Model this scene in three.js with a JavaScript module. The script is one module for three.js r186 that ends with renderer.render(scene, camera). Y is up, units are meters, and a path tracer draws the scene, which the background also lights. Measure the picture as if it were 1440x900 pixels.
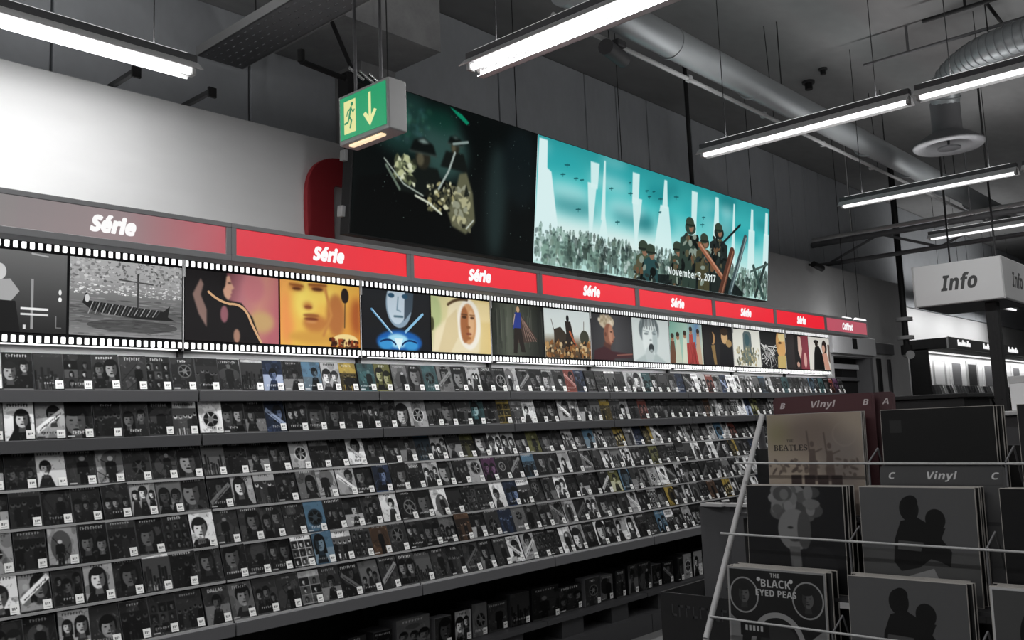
import * as THREE from 'three';
import { mergeGeometries } from 'three/addons/utils/BufferGeometryUtils.js';
import { RectAreaLightUniformsLib } from 'three/addons/lights/RectAreaLightUniformsLib.js';
import { RoundedBoxGeometry } from 'three/addons/geometries/RoundedBoxGeometry.js';

// ------------------------------------------------------------------ camera, light, exposure
RectAreaLightUniformsLib.init();
const scene = new THREE.Scene();
const renderer = new THREE.WebGLRenderer({ antialias: true });
renderer.toneMapping = THREE.LinearToneMapping;
renderer.toneMappingExposure = 1.0;
renderer.shadowMap.enabled = true;
const camera = new THREE.PerspectiveCamera(38.83, 1.6, 0.05, 80);
camera.position.set(0, 1.65, 4.7);
{
  const f = 1277, X = new THREE.Vector3(1164, -105, -f).normalize(), Z = new THREE.Vector3(1420, 210, f).normalize();
  Z.addScaledVector(X, -X.dot(Z)).normalize();
  const Y = new THREE.Vector3().crossVectors(Z, X);
  camera.quaternion.setFromRotationMatrix(new THREE.Matrix4().makeBasis(
    new THREE.Vector3(X.x, Y.x, Z.x), new THREE.Vector3(X.y, Y.y, Z.y), new THREE.Vector3(X.z, Y.z, Z.z)));
}
scene.add(camera);
scene.background = new THREE.Color(0x000000);
const TUBE = 54;          // radiance of the fluorescent tubes' light
const WALLTUBE = 56;      // the two fittings that run along the wall
const UPLIGHT = 32;         // light the fittings let out upwards
const CANOPY = 72;           // downlights under the header signs, on the DVD wall
const COVELED = 9;        // LED strip under the film strip panels

// ------------------------------------------------------------------ helpers
let seed = 20177;
const rnd = () => { seed = (seed * 1664525 + 1013904223) >>> 0; return seed / 4294967296; };
const rr = (a, b) => a + (b - a) * rnd();
const pick = (a) => a[Math.floor(rnd() * a.length)];
const taken = {};
function numbered(n) {
  if (!(n in taken)) { taken[n] = 0; return n; }
  taken[n]++; return n + '_' + String(taken[n]).padStart(3, '0');
}
function bx(w, h, d, x = 0, y = 0, z = 0) { const g = new THREE.BoxGeometry(w, h, d); g.translate(x, y, z); return g; }
function box2(x0, x1, y0, y1, z0, z1) { return bx(x1 - x0, y1 - y0, z1 - z0, (x0 + x1) / 2, (y0 + y1) / 2, (z0 + z1) / 2); }
function rbx(w, h, d, r, x = 0, y = 0, z = 0) { const g = new RoundedBoxGeometry(w, h, d, 1, r); g.translate(x, y, z); return g; }
function rod(a, b, r, n = 8) {
  const A = new THREE.Vector3(...a), Bv = new THREE.Vector3(...b), d = Bv.clone().sub(A), L = d.length();
  const g = new THREE.CylinderGeometry(r, r, L, n);
  g.applyQuaternion(new THREE.Quaternion().setFromUnitVectors(new THREE.Vector3(0, 1, 0), d.normalize()));
  g.translate((a[0] + b[0]) / 2, (a[1] + b[1]) / 2, (a[2] + b[2]) / 2); return g;
}
function join(gs) {
  if (!Array.isArray(gs)) return gs;
  if (gs.length === 1) return gs[0];
  return mergeGeometries(gs.map((g) => (g.index ? g.toNonIndexed() : g)));
}
function part(name, gs, m, parent) { const o = new THREE.Mesh(join(gs), m); o.name = name; parent.add(o); return o; }
function tag(o, label, category, group) { o.userData.label = label; o.userData.category = category; if (group) o.userData.group = group; return o; }
function thing(name, label, category, pos = [0, 0, 0], group) {
  const o = new THREE.Group(); o.name = numbered(name); o.position.set(...pos); scene.add(o); return tag(o, label, category, group);
}
function struct(name, gs, m, label, category) {
  const o = new THREE.Mesh(join(gs), m); o.name = name; scene.add(o); o.userData.kind = 'structure';
  if (label) o.userData.label = label; if (category) o.userData.category = category; return o;
}
function std(c, rough = 0.7, metal = 0, extra = {}) { return new THREE.MeshStandardMaterial({ color: c, roughness: rough, metalness: metal, ...extra }); }
function canvas(w, h) { const c = document.createElement('canvas'); c.width = w; c.height = h; return [c, c.getContext('2d')]; }
function tex(c) { const t = new THREE.CanvasTexture(c); t.colorSpace = THREE.SRGBColorSpace; t.magFilter = THREE.LinearFilter; t.anisotropy = 8; return t; }
function noiseTex(size, lo, hi, cells, repeatX, repeatY) {      // layered value noise, sRGB grey
  const data = new Uint8Array(size * size * 4), layers = cells.map((n) => ({ n, v: Float32Array.from({ length: n * n }, () => rnd()) }));
  const s = (t) => t * t * (3 - 2 * t);
  for (let y = 0; y < size; y++) for (let x = 0; x < size; x++) {
    let a = 0, w = 0, amp = 1;
    for (const { n, v } of layers) {
      const fx = x / size * n, fy = y / size * n, ix = Math.floor(fx), iy = Math.floor(fy), tx = s(fx - ix), ty = s(fy - iy);
      const g = (i, j) => v[((j + n) % n) * n + ((i + n) % n)];
      a += amp * ((g(ix, iy) * (1 - tx) + g(ix + 1, iy) * tx) * (1 - ty) + (g(ix, iy + 1) * (1 - tx) + g(ix + 1, iy + 1) * tx) * ty); w += amp; amp *= 0.6;
    }
    const q = lo + (hi - lo) * a / w, i = (y * size + x) * 4; data[i] = data[i + 1] = data[i + 2] = q; data[i + 3] = 255;
  }
  const t = new THREE.DataTexture(data, size, size); t.colorSpace = THREE.SRGBColorSpace; t.magFilter = THREE.LinearFilter; t.minFilter = THREE.LinearFilter;
  t.wrapS = t.wrapT = THREE.RepeatWrapping; t.repeat.set(repeatX, repeatY); t.needsUpdate = true; return t;
}
// thin box whose front (+z) face shows the cell [u0,v0,u1,v1] of a texture
function printBox(w, h, d, cell) {
  const g = new THREE.BoxGeometry(w, h, d), uv = g.attributes.uv, [u0, v0, u1, v1] = cell;
  for (let i = 0; i < uv.count; i++) {
    const front = i >= 16 && i < 20;
    const a = uv.getX(i), b = uv.getY(i);
    if (front) uv.setXY(i, u0 + (u1 - u0) * a, v0 + (v1 - v0) * b);
    else uv.setXY(i, u0 + (u1 - u0) * (0.01 + 0.01 * a), v0 + (v1 - v0) * (0.4 + 0.2 * b));
  }
  return g;
}

// ------------------------------------------------------------------ materials
const M = {
  plaster: std(0xffffff, 0.9, 0, { map: noiseTex(256, 214, 232, [4, 16, 64], 1, 1) }),
  greyPlaster: std(0xffffff, 0.9, 0, { map: noiseTex(256, 180, 196, [4, 16, 64], 1, 1) }),
  upper: std(0xf2f6fb, 0.8, 0, { map: noiseTex(256, 186, 208, [3, 12, 48], 1, 1) }),
  ceil: std(0xffffff, 0.95, 0, { map: noiseTex(256, 118, 152, [4, 14, 60], 5, 3) }),
  concrete: std(0xffffff, 0.9, 0, { map: noiseTex(256, 140, 172, [4, 14, 60], 1, 1) }),
  floor: std(0xffffff, 0.55, 0, { map: noiseTex(256, 92, 120, [6, 24, 90], 6, 3) }),
  whiteMetal: std(0xb4b4b4, 0.45), lightGrey: std(0xa8a8a8, 0.55), midGrey: std(0x6b6b6d, 0.6), darkGrey: std(0x3a3a3c, 0.6),
  shelfGrey: std(0x4a4a4c, 0.5), black: std(0x141415, 0.6), softBlack: std(0x1d1d1e, 0.8), film: new THREE.MeshPhysicalMaterial({ color: 0x0b0b0c, roughness: 0.8, specularIntensity: 0.15 }),
  casePlastic: std(0x18181a, 0.35), steel: std(0x9a9a9c, 0.35, 0.85), galv: std(0xa2a6a8, 0.45, 0.45), chrome: std(0xd8d8d8, 0.2, 0.9),
  acrylic: std(0xbdbdbd, 0.3), shelfWhite: std(0xe6e6e6, 0.6), lip: std(0x666668, 0.5), card: std(0x505052, 0.85), sleeveEdge: std(0xb0aca6, 0.85),
  brightSteel: std(0xe6e6e8, 0.35, 0.05), signFrame: std(0x8c8c8e, 0.55), wallRed: std(0xa02830, 0.7), reflector: std(0xe9e9e9, 0.35), wire: std(0x2b2b2c, 0.6),
  tube: std(0xffffff, 0.5, 0, { emissive: 0xffffff, emissiveIntensity: 2.2 }),
  slot: std(0xf4f4f4, 0.5, 0, { emissive: 0xffffff, emissiveIntensity: 0.8 }),
  glowWhite: std(0xe8e8e8, 0.5, 0, { emissive: 0xffffff, emissiveIntensity: 0.85 }),
};

// ------------------------------------------------------------------ the building
struct('floor', box2(-4, 32, -0.2, 0, -1, 10), M.floor);
struct('ceiling', box2(-4, 32, 5.2, 5.4, -1, 10), M.ceil);
struct('wall_back', [box2(-4, 6.2, 0, 3.6, -0.35, -0.1)], M.plaster);
struct('wall_back_grey', [box2(6.2, 11.52, 0, 3.6, -0.35, -0.1), box2(11.52, 12.75, 2.42, 3.6, -0.35, -0.1), box2(12.75, 14.3, 0, 3.6, -0.35, -0.1), box2(14.05, 14.3, 0, 3.6, -0.75, -0.35)], M.greyPlaster);
const wallHigh = struct('wall_high', box2(-4, 32, 0, 5.2, -1.0, -0.75), M.darkGrey);
const wallFar = struct('wall_far', box2(14.3, 32, 0, 4.5, -0.75, -0.65), M.plaster);
{ // cladding panels above the plaster partition
  const seams = [-4, -2.5, -1, 0.5, 2, 3.3, 4.59, 5.85, 7.14, 7.68, 8.26, 9.19, 9.99, 11.3, 11.77, 12.21, 12.73, 14, 16, 18, 20, 22, 24, 26, 28, 30, 32];
  for (let i = 0; i + 1 < seams.length; i++) {
    const w = seams[i + 1] - seams[i] - 0.016;
    part('panel', [rbx(w, 1.75, 0.1, 0.008, (seams[i] + seams[i + 1]) / 2, 4.32, -0.665)], M.upper, wallHigh);
  }
}
struct('wall_left', box2(-4.2, -4, 0, 5.2, -1, 10), M.concrete);
struct('wall_right', box2(32, 32.2, 0, 5.2, -1, 10), M.concrete);
struct('wall_front', box2(-4, 32, 0, 5.2, 10, 10.2), M.concrete);
struct('trim_1', box2(3.5, 4.35, 4.35, 5.2, -0.61, 0.2), M.concrete, 'grey concrete beam head under the ceiling above the screen', 'beam');
struct('trim_2', box2(4.02, 4.35, 3.6, 4.35, -0.61, -0.3), M.concrete, 'grey concrete pilaster below the beam head', 'pilaster');
struct('trim_3', box2(-4, 3.5, 4.55, 5.2, -0.61, -0.25), M.concrete, 'long concrete downstand beam along the wall top', 'beam');
{ // steel service door beyond the shelves
  const d = new THREE.Group(); d.name = 'door_1'; d.userData = { kind: 'structure', label: 'dark service door under a bright steel lintel past the shelf end', category: 'door' }; scene.add(d);
  part('lintel', [rbx(1.46, 0.24, 0.06, 0.008, 12.15, 2.57, -0.075)], M.brightSteel, d);
  part('lintel', [rbx(0.75, 0.16, 0.04, 0.008, 13.27, 2.57, -0.085)], M.midGrey, d);
  part('door_leaf', [box2(11.52, 12.12, 0, 2.42, -0.3, -0.26)], M.black, d);
  part('door_leaf', [box2(12.14, 12.75, 0, 2.42, -0.3, -0.26)], M.softBlack, d);
  part('cross_rail', [rbx(1.2, 0.07, 0.03, 0.006, 12.13, 2.3, -0.24)], M.brightSteel, d);
  part('cross_rail', [rbx(1.2, 0.05, 0.03, 0.006, 12.13, 2.13, -0.24)], M.midGrey, d);
  part('jamb', [box2(12.66, 12.75, 0, 2.42, -0.26, -0.06)], M.midGrey, d);
  part('jamb', [box2(12.98, 13.1, 0, 2.42, -0.098, -0.07)], M.black, d);
  part('jamb', [box2(13.4, 13.48, 0, 2.42, -0.098, -0.07)], M.darkGrey, d);
  part('pictogram', [box2(12.05, 12.2, 2.52, 2.66, -0.044, -0.04)], M.black, d);
}

// ------------------------------------------------------------------ big red wall letter behind the screen
{
  const s = new THREE.Shape();
  const cx = 3.82, cy = 3.1, ow = 0.45, oh = 0.38, r = 0.3, iw = 0.24, ih = 0.2, ir = 0.05;
  s.moveTo(cx + ow, cy + oh); s.lineTo(cx - ow + r, cy + oh); s.quadraticCurveTo(cx - ow, cy + oh, cx - ow, cy + oh - r);
  s.lineTo(cx - ow, cy - oh + r); s.quadraticCurveTo(cx - ow, cy - oh, cx - ow + r, cy - oh); s.lineTo(cx + ow, cy - oh);
  s.lineTo(cx + ow, cy - ih); s.lineTo(cx - iw + ir, cy - ih); s.quadraticCurveTo(cx - iw, cy - ih, cx - iw, cy - ih + ir);
  s.lineTo(cx - iw, cy + ih - ir); s.quadraticCurveTo(cx - iw, cy + ih, cx - iw + ir, cy + ih); s.lineTo(cx + ow, cy + ih); s.closePath();
  const g = new THREE.ExtrudeGeometry(s, { depth: 0.03, bevelEnabled: true, bevelSize: 0.004, bevelThickness: 0.004, bevelSegments: 1 }); g.translate(0, 0, -0.096);
  const o = part('wall_letter', [g], M.wallRed, scene); tag(o, 'big dark red letter C on the wall behind the screen', 'letter');
}

// ------------------------------------------------------------------ fluorescent fittings
function lamp(label, pos, along, length, radiance, group, look = {}) {
  const t = thing('fluorescent_lamp', label, 'lamp', pos, group);
  if (along === 'z') t.rotation.y = Math.PI / 2;     // built along local x
  const L = length, s = new THREE.Shape();
  s.moveTo(-0.085, 0.0); s.lineTo(-0.03, 0.05); s.lineTo(0.03, 0.05); s.lineTo(0.085, 0.0); s.lineTo(0.08, -0.004); s.lineTo(0.028, 0.043); s.lineTo(-0.028, 0.043); s.lineTo(-0.08, -0.004); s.closePath();
  const g = new THREE.ExtrudeGeometry(s, { depth: L, bevelEnabled: false }); g.translate(0, 0, -L / 2); g.rotateY(Math.PI / 2);
  part('reflector', [g], M.reflector, t);
  part('housing', [rbx(L, 0.04, 0.055, 0.006, 0, 0.07, 0)], M.midGrey, t);
  part('tube', [rod([-L / 2 + 0.03, 0.008, 0], [L / 2 - 0.03, 0.008, 0], 0.019, 14)], M.tube, t);
  for (const e of [-1, 1]) part('end_socket', [rbx(0.022, 0.055, 0.05, 0.004, e * (L / 2 - 0.016), 0.014, 0)], M.lightGrey, t);
  for (const e of [-1, 1]) part('suspension_wire', [rod([e * L * 0.36, 0.09, 0], [e * L * 0.36, 5.2 - pos[1], 0], 0.0035, 5)], M.wire, t);
  if (look.louvre) {
    const fins = []; for (let i = 0; i < 56; i++) fins.push(bx(0.003, 0.03, 0.05, -L / 2 + 0.06 + i * (L - 0.12) / 55, -0.018, 0.056));
    fins.push(bx(L - 0.06, 0.04, 0.004, 0, -0.018, 0.084), bx(L - 0.06, 0.004, 0.05, 0, -0.036, 0.06));
    part('louvre', fins, M.reflector, t);
  }
  const a = new THREE.RectAreaLight(0xffffff, radiance, L - 0.08, 0.05); a.position.set(0, -0.014, look.tilt ? -0.012 : 0); a.rotation.x = -Math.PI / 2 + (look.tilt || 0); a.name = 'tube_light'; t.add(a);
  part('upper_slot', [box2(-L / 2 + 0.05, L / 2 - 0.05, 0.09, 0.093, -0.02, 0.02)], M.slot, t);
  const u = new THREE.RectAreaLight(0xffffff, UPLIGHT, L - 0.1, 0.05); u.position.set(0, 0.097, 0); u.rotation.x = Math.PI / 2; u.name = 'upper_light'; t.add(u);
  return t;
}
const rowsG = 'ceiling lamps in rows across the aisle';
lamp('fluorescent lamp with white louvre hung above the dark screen half', [3.52, 3.66, 2.06], 'z', 1.56, TUBE, null, { louvre: true });
lamp('fluorescent lamp ending beside the tall right corner of the teal screen', [6.04, 3.66, 2.06], 'z', 1.56, TUBE, null);
lamp('fluorescent lamp joined end to end under the ribbed air duct', [6.02, 3.66, 3.66], 'z', 1.56, TUBE, null);
lamp('fluorescent lamp hung below the round air diffuser', [8.63, 3.66, 2.08], 'z', 1.56, TUBE, null);
lamp('far fluorescent lamp above the grey Info sign', [11.15, 3.66, 2.1], 'z', 1.56, TUBE, null);
for (const [x, z] of [[3.52, 3.68], [8.63, 3.68], [11.15, 3.68], [0.95, 2.06], [0.95, 3.68], [0.95, 5.3], [3.52, 5.3], [6.02, 5.3], [-1.62, 2.06], [-1.62, 3.68]]) lamp('fluorescent lamp further out in the ceiling rows', [x, 3.66, z], 'z', 1.56, TUBE, rowsG);
lamp('fluorescent lamp running along the white wall top', [1.465, 3.5, 0.58], 'x', 1.56, WALLTUBE, null, { tilt: 0.5 });
lamp('fluorescent lamp along the wall further from the screen', [-0.17, 3.5, 0.58], 'x', 1.56, WALLTUBE, null, { tilt: 0.5 });
for (const x of [16.4, 18.1, 19.8]) lamp('fluorescent lamp along the far white wall behind the Info sign', [x, 3.62, 0.0], 'x', 1.56, WALLTUBE * 1.4, 'lamps along the far wall');

// ------------------------------------------------------------------ ceiling services
{
  const t = thing('ventilation_duct', 'round galvanised duct under the ceiling parallel to the wall', 'duct');
  part('duct_pipe', [rod([4.4, 4.45, 1.3], [14.5, 4.45, 1.36], 0.115, 24)], M.galv, t);
  for (let x = 4.4; x < 14.5; x += 1.25) part('coupling_ring', [rod([x, 4.45, 1.303], [x + 0.03, 4.45, 1.303], 0.123, 24)], M.galv, t);
  for (let x = 5.0; x < 14.5; x += 2.5) part('hanger', [rod([x, 4.56, 1.305], [x, 5.2, 1.305], 0.006, 6)], M.wire, t);
  const p = thing('conduit_pipe', 'thin pale pipe running along the underside of the round duct', 'pipe');
  part('pipe', [rod([4.4, 4.3, 1.2], [14.5, 4.3, 1.26], 0.018, 10)], M.lightGrey, p);
  for (let x = 4.8; x < 14; x += 1.25) part('clip', [rbx(0.05, 0.05, 0.045, 0.006, x, 4.305, 1.21)], M.lightGrey, p);
  for (let x = 5.0; x < 14.5; x += 2.5) part('hanger', [rod([x, 4.315, 1.21], [x, 5.2, 1.18], 0.004, 6)], M.wire, p);
}
{
  const t = thing('cable_tray', 'perforated metal cable tray reaching from the wall under the ceiling', 'cable tray');
  const sh = new THREE.Shape(); sh.moveTo(0, 0); sh.lineTo(0.33, 0); sh.lineTo(0.33, 3.4); sh.lineTo(0, 3.4); sh.closePath();
  for (let j = 0; j < 44; j++) for (let i = 0; i < 5; i++) {
    const h = new THREE.Path(), x = 0.035 + i * 0.06, y = 0.04 + j * 0.076; h.moveTo(x, y); h.lineTo(x + 0.012, y); h.lineTo(x + 0.012, y + 0.032); h.lineTo(x, y + 0.032); h.closePath(); sh.holes.push(h);
  }
  const g = new THREE.ExtrudeGeometry(sh, { depth: 0.004, bevelEnabled: false }); g.rotateX(Math.PI / 2); g.translate(2.89, 4.154, -0.58);
  part('tray_bottom', [g], M.midGrey, t);
  for (const x of [2.89, 3.22]) part('side_rail', [box2(x - 0.006, x + 0.006, 4.15, 4.21, -0.58, 2.82)], M.lightGrey, t);
  for (const z of [0.1, 1.3, 2.5]) for (const x of [2.9, 3.21]) part('hanger', [rod([x, 4.2, z], [x, 5.2, z], 0.005, 6)], M.wire, t);
}
{
  const t = thing('air_diffuser', 'round grey air diffuser disc hanging below the ribbed duct', 'diffuser', [8.89, 4.1, 2.26]);
  const pr = [[0.13, 0.42], [0.13, 0.1], [0.2, 0.07], [0.2, 0.0], [0.29, -0.02], [0.31, 0.0], [0.31, 0.02], [0.21, 0.09], [0.14, 0.13]].map(([x, y]) => new THREE.Vector2(x, y));
  part('cone', [new THREE.LatheGeometry(pr, 36)], M.midGrey, t);
  part('core_disc', [rod([0, -0.03, 0], [0, -0.015, 0], 0.1, 28)], M.darkGrey, t);
  part('stem', [rod([0, -0.02, 0], [0, 0.4, 0], 0.012, 8)], M.darkGrey, t);
  const d = thing('ribbed_duct', 'ribbed flexible air duct above the lamp joint', 'duct');
  const pts = [[8.89, 4.5, 2.26], [8.8, 4.66, 2.32], [8.6, 4.74, 2.55], [8.4, 4.75, 2.9], [8.35, 4.75, 4.2]].map((p) => new THREE.Vector3(...p));
  const cv = new THREE.CatmullRomCurve3(pts);
  part('sleeve', [new THREE.TubeGeometry(cv, 40, 0.13, 16)], M.galv, d);
  const rings = []; for (let i = 1; i < 34; i++) {
    const u = i / 34, p = cv.getPointAt(u), tan = cv.getTangentAt(u), g2 = new THREE.TorusGeometry(0.132, 0.007, 5, 18);
    g2.applyQuaternion(new THREE.Quaternion().setFromUnitVectors(new THREE.Vector3(0, 0, 1), tan)); g2.translate(p.x, p.y, p.z); rings.push(g2);
  }
  part('rib', rings, M.galv, d).userData.kind = 'stuff';
  for (const z of [2.8, 3.7]) part('strap', [rod([8.38, 4.88, z], [8.38, 5.19, z], 0.006, 6)], M.wire, d);
}
tag(part('sprinkler_pipe', [rod([8.5, 4.95, 1.69], [8.5, 4.95, 7], 0.016, 8), rod([8.5, 4.95, 2.1], [8.5, 5.2, 2.1], 0.012, 6), rod([8.5, 4.95, 4], [8.5, 5.2, 4], 0.012, 6)], M.midGrey, scene), 'thin grey pipe high under the ceiling above the diffuser', 'pipe');
tag(part('ceiling_rail', [rod([8.15, 5.05, 2.35], [8.15, 5.05, 5], 0.02, 8), rod([8.15, 5.05, 2.86], [9.4, 5.05, 2.82], 0.016, 8), rod([8.15, 5.05, 2.7], [8.15, 5.2, 2.7], 0.012, 6)], M.black, scene), 'black branching pipe on the ceiling near the ribbed duct', 'pipe');
tag(part('far_pipe', [rod([10.93, 3.85, 0.0], [10.91, 3.85, 6], 0.024, 12), rod([10.93, 3.85, 0.5], [10.93, 5.2, 0.5], 0.008, 6), rod([10.93, 3.85, 2.6], [10.93, 5.2, 2.6], 0.008, 6)], M.lightGrey, scene), 'grey pipe crossing the aisle before the far Info lamp', 'pipe');
tag(part('roof_truss', [rod([12.3, 4.05, -0.6], [12.3, 4.05, 6], 0.04, 10), rod([12.3, 3.75, -0.6], [12.3, 3.75, 6], 0.03, 10), ...Array.from({ length: 8 }, (_, i) => rod([12.3, i % 2 ? 4.05 : 3.75, -0.4 + i * 0.75], [12.3, i % 2 ? 3.75 : 4.05, 0.35 + i * 0.75], 0.018, 6)), rod([12.3, 4.05, 1.5], [12.3, 5.2, 1.5], 0.012, 6)], M.midGrey, scene), 'dark lattice truss crossing the ceiling above the service door', 'truss');
{
  const t = thing('ceiling_spotlight', 'dark spotlight hanging below the round duct above the teal screen', 'spotlight', [5.03, 4.2, 1.25]);
  part('lamp_head', [rod([-0.16, 0, 0.02], [0.16, 0.02, -0.06], 0.055, 16)], M.darkGrey, t); part('stem', [rod([0, 0.05, -0.02], [0, 0.09, -0.02], 0.035, 10)], M.midGrey, t); part('yoke', [rbx(0.1, 0.05, 0.14, 0.01, 0, 0.065, -0.02)], M.darkGrey, t);
  for (const [x, z, l] of [[8.9, 1.13, 'smaller'], [9.13, 0.87, 'larger']]) { const d = thing('ceiling_sensor', `${l} dark sensor head fixed to the bare ceiling`, 'sensor', [x, 5.2, z]); const q = l === 'larger' ? 1.3 : 0.9; part('base_plate', [rod([0, -0.02 * q, 0], [0, 0, 0], 0.05 * q, 16)], M.darkGrey, d); part('sensor_head', [rod([0, -0.07 * q, 0], [0, -0.02 * q, 0], 0.03 * q, 14)], M.black, d); }
}
for (const [x, lab] of [[2.14, 'dark steel bracket arm on the wall top under the wall lamp'], [2.58, 'steel bracket arm on the wall top below the cable tray']]) {
  const t = thing('wall_bracket', lab, 'bracket');
  part('arm', [rbx(0.028, 0.028, 0.42, 0.004, x, 3.62, -0.06)], M.darkGrey, t);
  part('end_plate', [rbx(0.05, 0.06, 0.02, 0.004, x, 3.61, 0.155)], M.black, t);
}
{
  const t = thing('screen_mount', 'black screen mounting arm with chrome clamps behind the exit sign', 'mount');
  part('arm', [rod([3.0, 3.83, 0.42], [3.72, 3.84, 0.32], 0.018, 10)], M.black, t);
  part('hook', [rod([3.0, 3.83, 0.42], [3.0, 3.9, 0.42], 0.022, 10)], M.black, t);
  part('block', [rbx(0.2, 0.16, 0.1, 0.01, 3.45, 3.8, 0.35)], M.black, t);
  for (const x of [3.36, 3.44, 3.52]) part('clamp', [rod([x, 3.9, 0.4], [x + 0.1, 3.84, 0.42], 0.012, 8)], M.chrome, t);
  part('drop_rod', [rod([3.45, 3.88, 0.35], [3.45, 4.36, 0.1], 0.014, 8)], M.black, t);
}

// ------------------------------------------------------------------ emergency exit sign
{
  const [c, k] = canvas(512, 320);
  k.fillStyle = '#17a06a'; k.fillRect(0, 0, 512, 320);
  k.fillStyle = '#e9eaa0'; k.fillRect(45, 35, 135, 250);
  k.fillStyle = '#138a5a'; k.save(); k.translate(112, 150); k.rotate(0.15);
  k.beginPath(); k.arc(14, -84, 15, 0, 7); k.fill();
  k.lineCap = 'round'; k.strokeStyle = '#138a5a'; k.lineWidth = 20;
  const ln = (...p) => { k.beginPath(); k.moveTo(p[0], p[1]); for (let i = 2; i < p.length; i += 2) k.lineTo(p[i], p[i + 1]); k.stroke(); };
  ln(6, -58, -4, 8); k.lineWidth = 15; ln(-4, 10, 26, 42, 16, 92); ln(-4, 10, -14, 52, -48, 62); k.lineWidth = 11; ln(8, -52, 36, -22, 46, -40); ln(2, -52, -28, -30, -34, 2);
  k.restore();
  k.fillStyle = '#eef0a8'; k.fillRect(325, 35, 28, 190);
  k.beginPath(); k.moveTo(339, 290); k.lineTo(262, 185); k.lineTo(292, 170); k.lineTo(339, 228); k.lineTo(386, 170); k.lineTo(416, 185); k.closePath(); k.fill();
  const m = std(0x222222, 0.4, 0, { emissive: 0xffffff, emissiveIntensity: 0.9, emissiveMap: tex(c) });
  const t = thing('exit_sign', 'green lit emergency exit sign with running figure and down arrow', 'exit sign', [2.6, 3.02, 1.475]);
  t.rotation.y = -Math.PI / 2;         // local +z looks along the aisle towards -x
  part('housing', [rbx(0.37, 0.245, 0.11, 0.008, 0, 0.122, -0.055)], M.lightGrey, t);
  const f = printBox(0.335, 0.205, 0.006, [0, 0, 1, 1]); f.translate(0, 0.125, 0.001); part('sign_face', [f], m, t);
  part('down_light', [rbx(0.24, 0.012, 0.03, 0.003, -0.01, -0.004, -0.03)], std(0xffe9c8, 0.5, 0, { emissive: 0xffe2b8, emissiveIntensity: 0.95 }), t);
  for (const x of [-0.12, 0.07]) part('hanging_rod', [rod([x, 0.24, -0.055], [x, 2.18, -0.055], 0.008, 8)], M.midGrey, t);
}

// ------------------------------------------------------------------ painting helpers for printed pictures
function P(k, x, y, w, h) {           // unit-square painter
  const X = (u) => x + u * w, Y = (v) => y + v * h;
  return {
    rect: (u0, v0, u1, v1, c) => { k.fillStyle = c; k.fillRect(X(u0), Y(v0), (u1 - u0) * w, (v1 - v0) * h); },
    lin: (u0, v0, u1, v1, stops) => { const g = k.createLinearGradient(X(u0), Y(v0), X(u1), Y(v1)); stops.forEach(([o, c]) => g.addColorStop(o, c)); k.fillStyle = g; k.fillRect(x, y, w, h); },
    ell: (u, v, a, b, c, rot = 0) => { k.fillStyle = c; k.beginPath(); k.ellipse(X(u), Y(v), a * w, b * h, rot, 0, 7); k.fill(); },
    poly: (pts, c) => { k.fillStyle = c; k.beginPath(); pts.forEach(([u, v], i) => (i ? k.lineTo(X(u), Y(v)) : k.moveTo(X(u), Y(v)))); k.closePath(); k.fill(); },
    line: (pts, c, lw) => { k.strokeStyle = c; k.lineWidth = lw * h; k.lineCap = 'round'; k.lineJoin = 'round'; k.beginPath(); pts.forEach(([u, v], i) => (i ? k.lineTo(X(u), Y(v)) : k.moveTo(X(u), Y(v)))); k.stroke(); },
    curve: (pts, c, lw) => { k.strokeStyle = c; k.lineWidth = lw * h; k.lineCap = 'round'; k.beginPath(); k.moveTo(X(pts[0][0]), Y(pts[0][1])); for (let i = 1; i + 1 < pts.length; i += 2) k.quadraticCurveTo(X(pts[i][0]), Y(pts[i][1]), X(pts[i + 1][0]), Y(pts[i + 1][1])); k.stroke(); },
    text: (s, u, v, size, c, font = 'sans-serif', style = 'bold', al = 'center') => { k.fillStyle = c; k.font = `${style} ${size * h}px ${font}`; k.textAlign = al; k.textBaseline = 'middle'; k.fillText(s, X(u), Y(v)); },
  };
}
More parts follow.
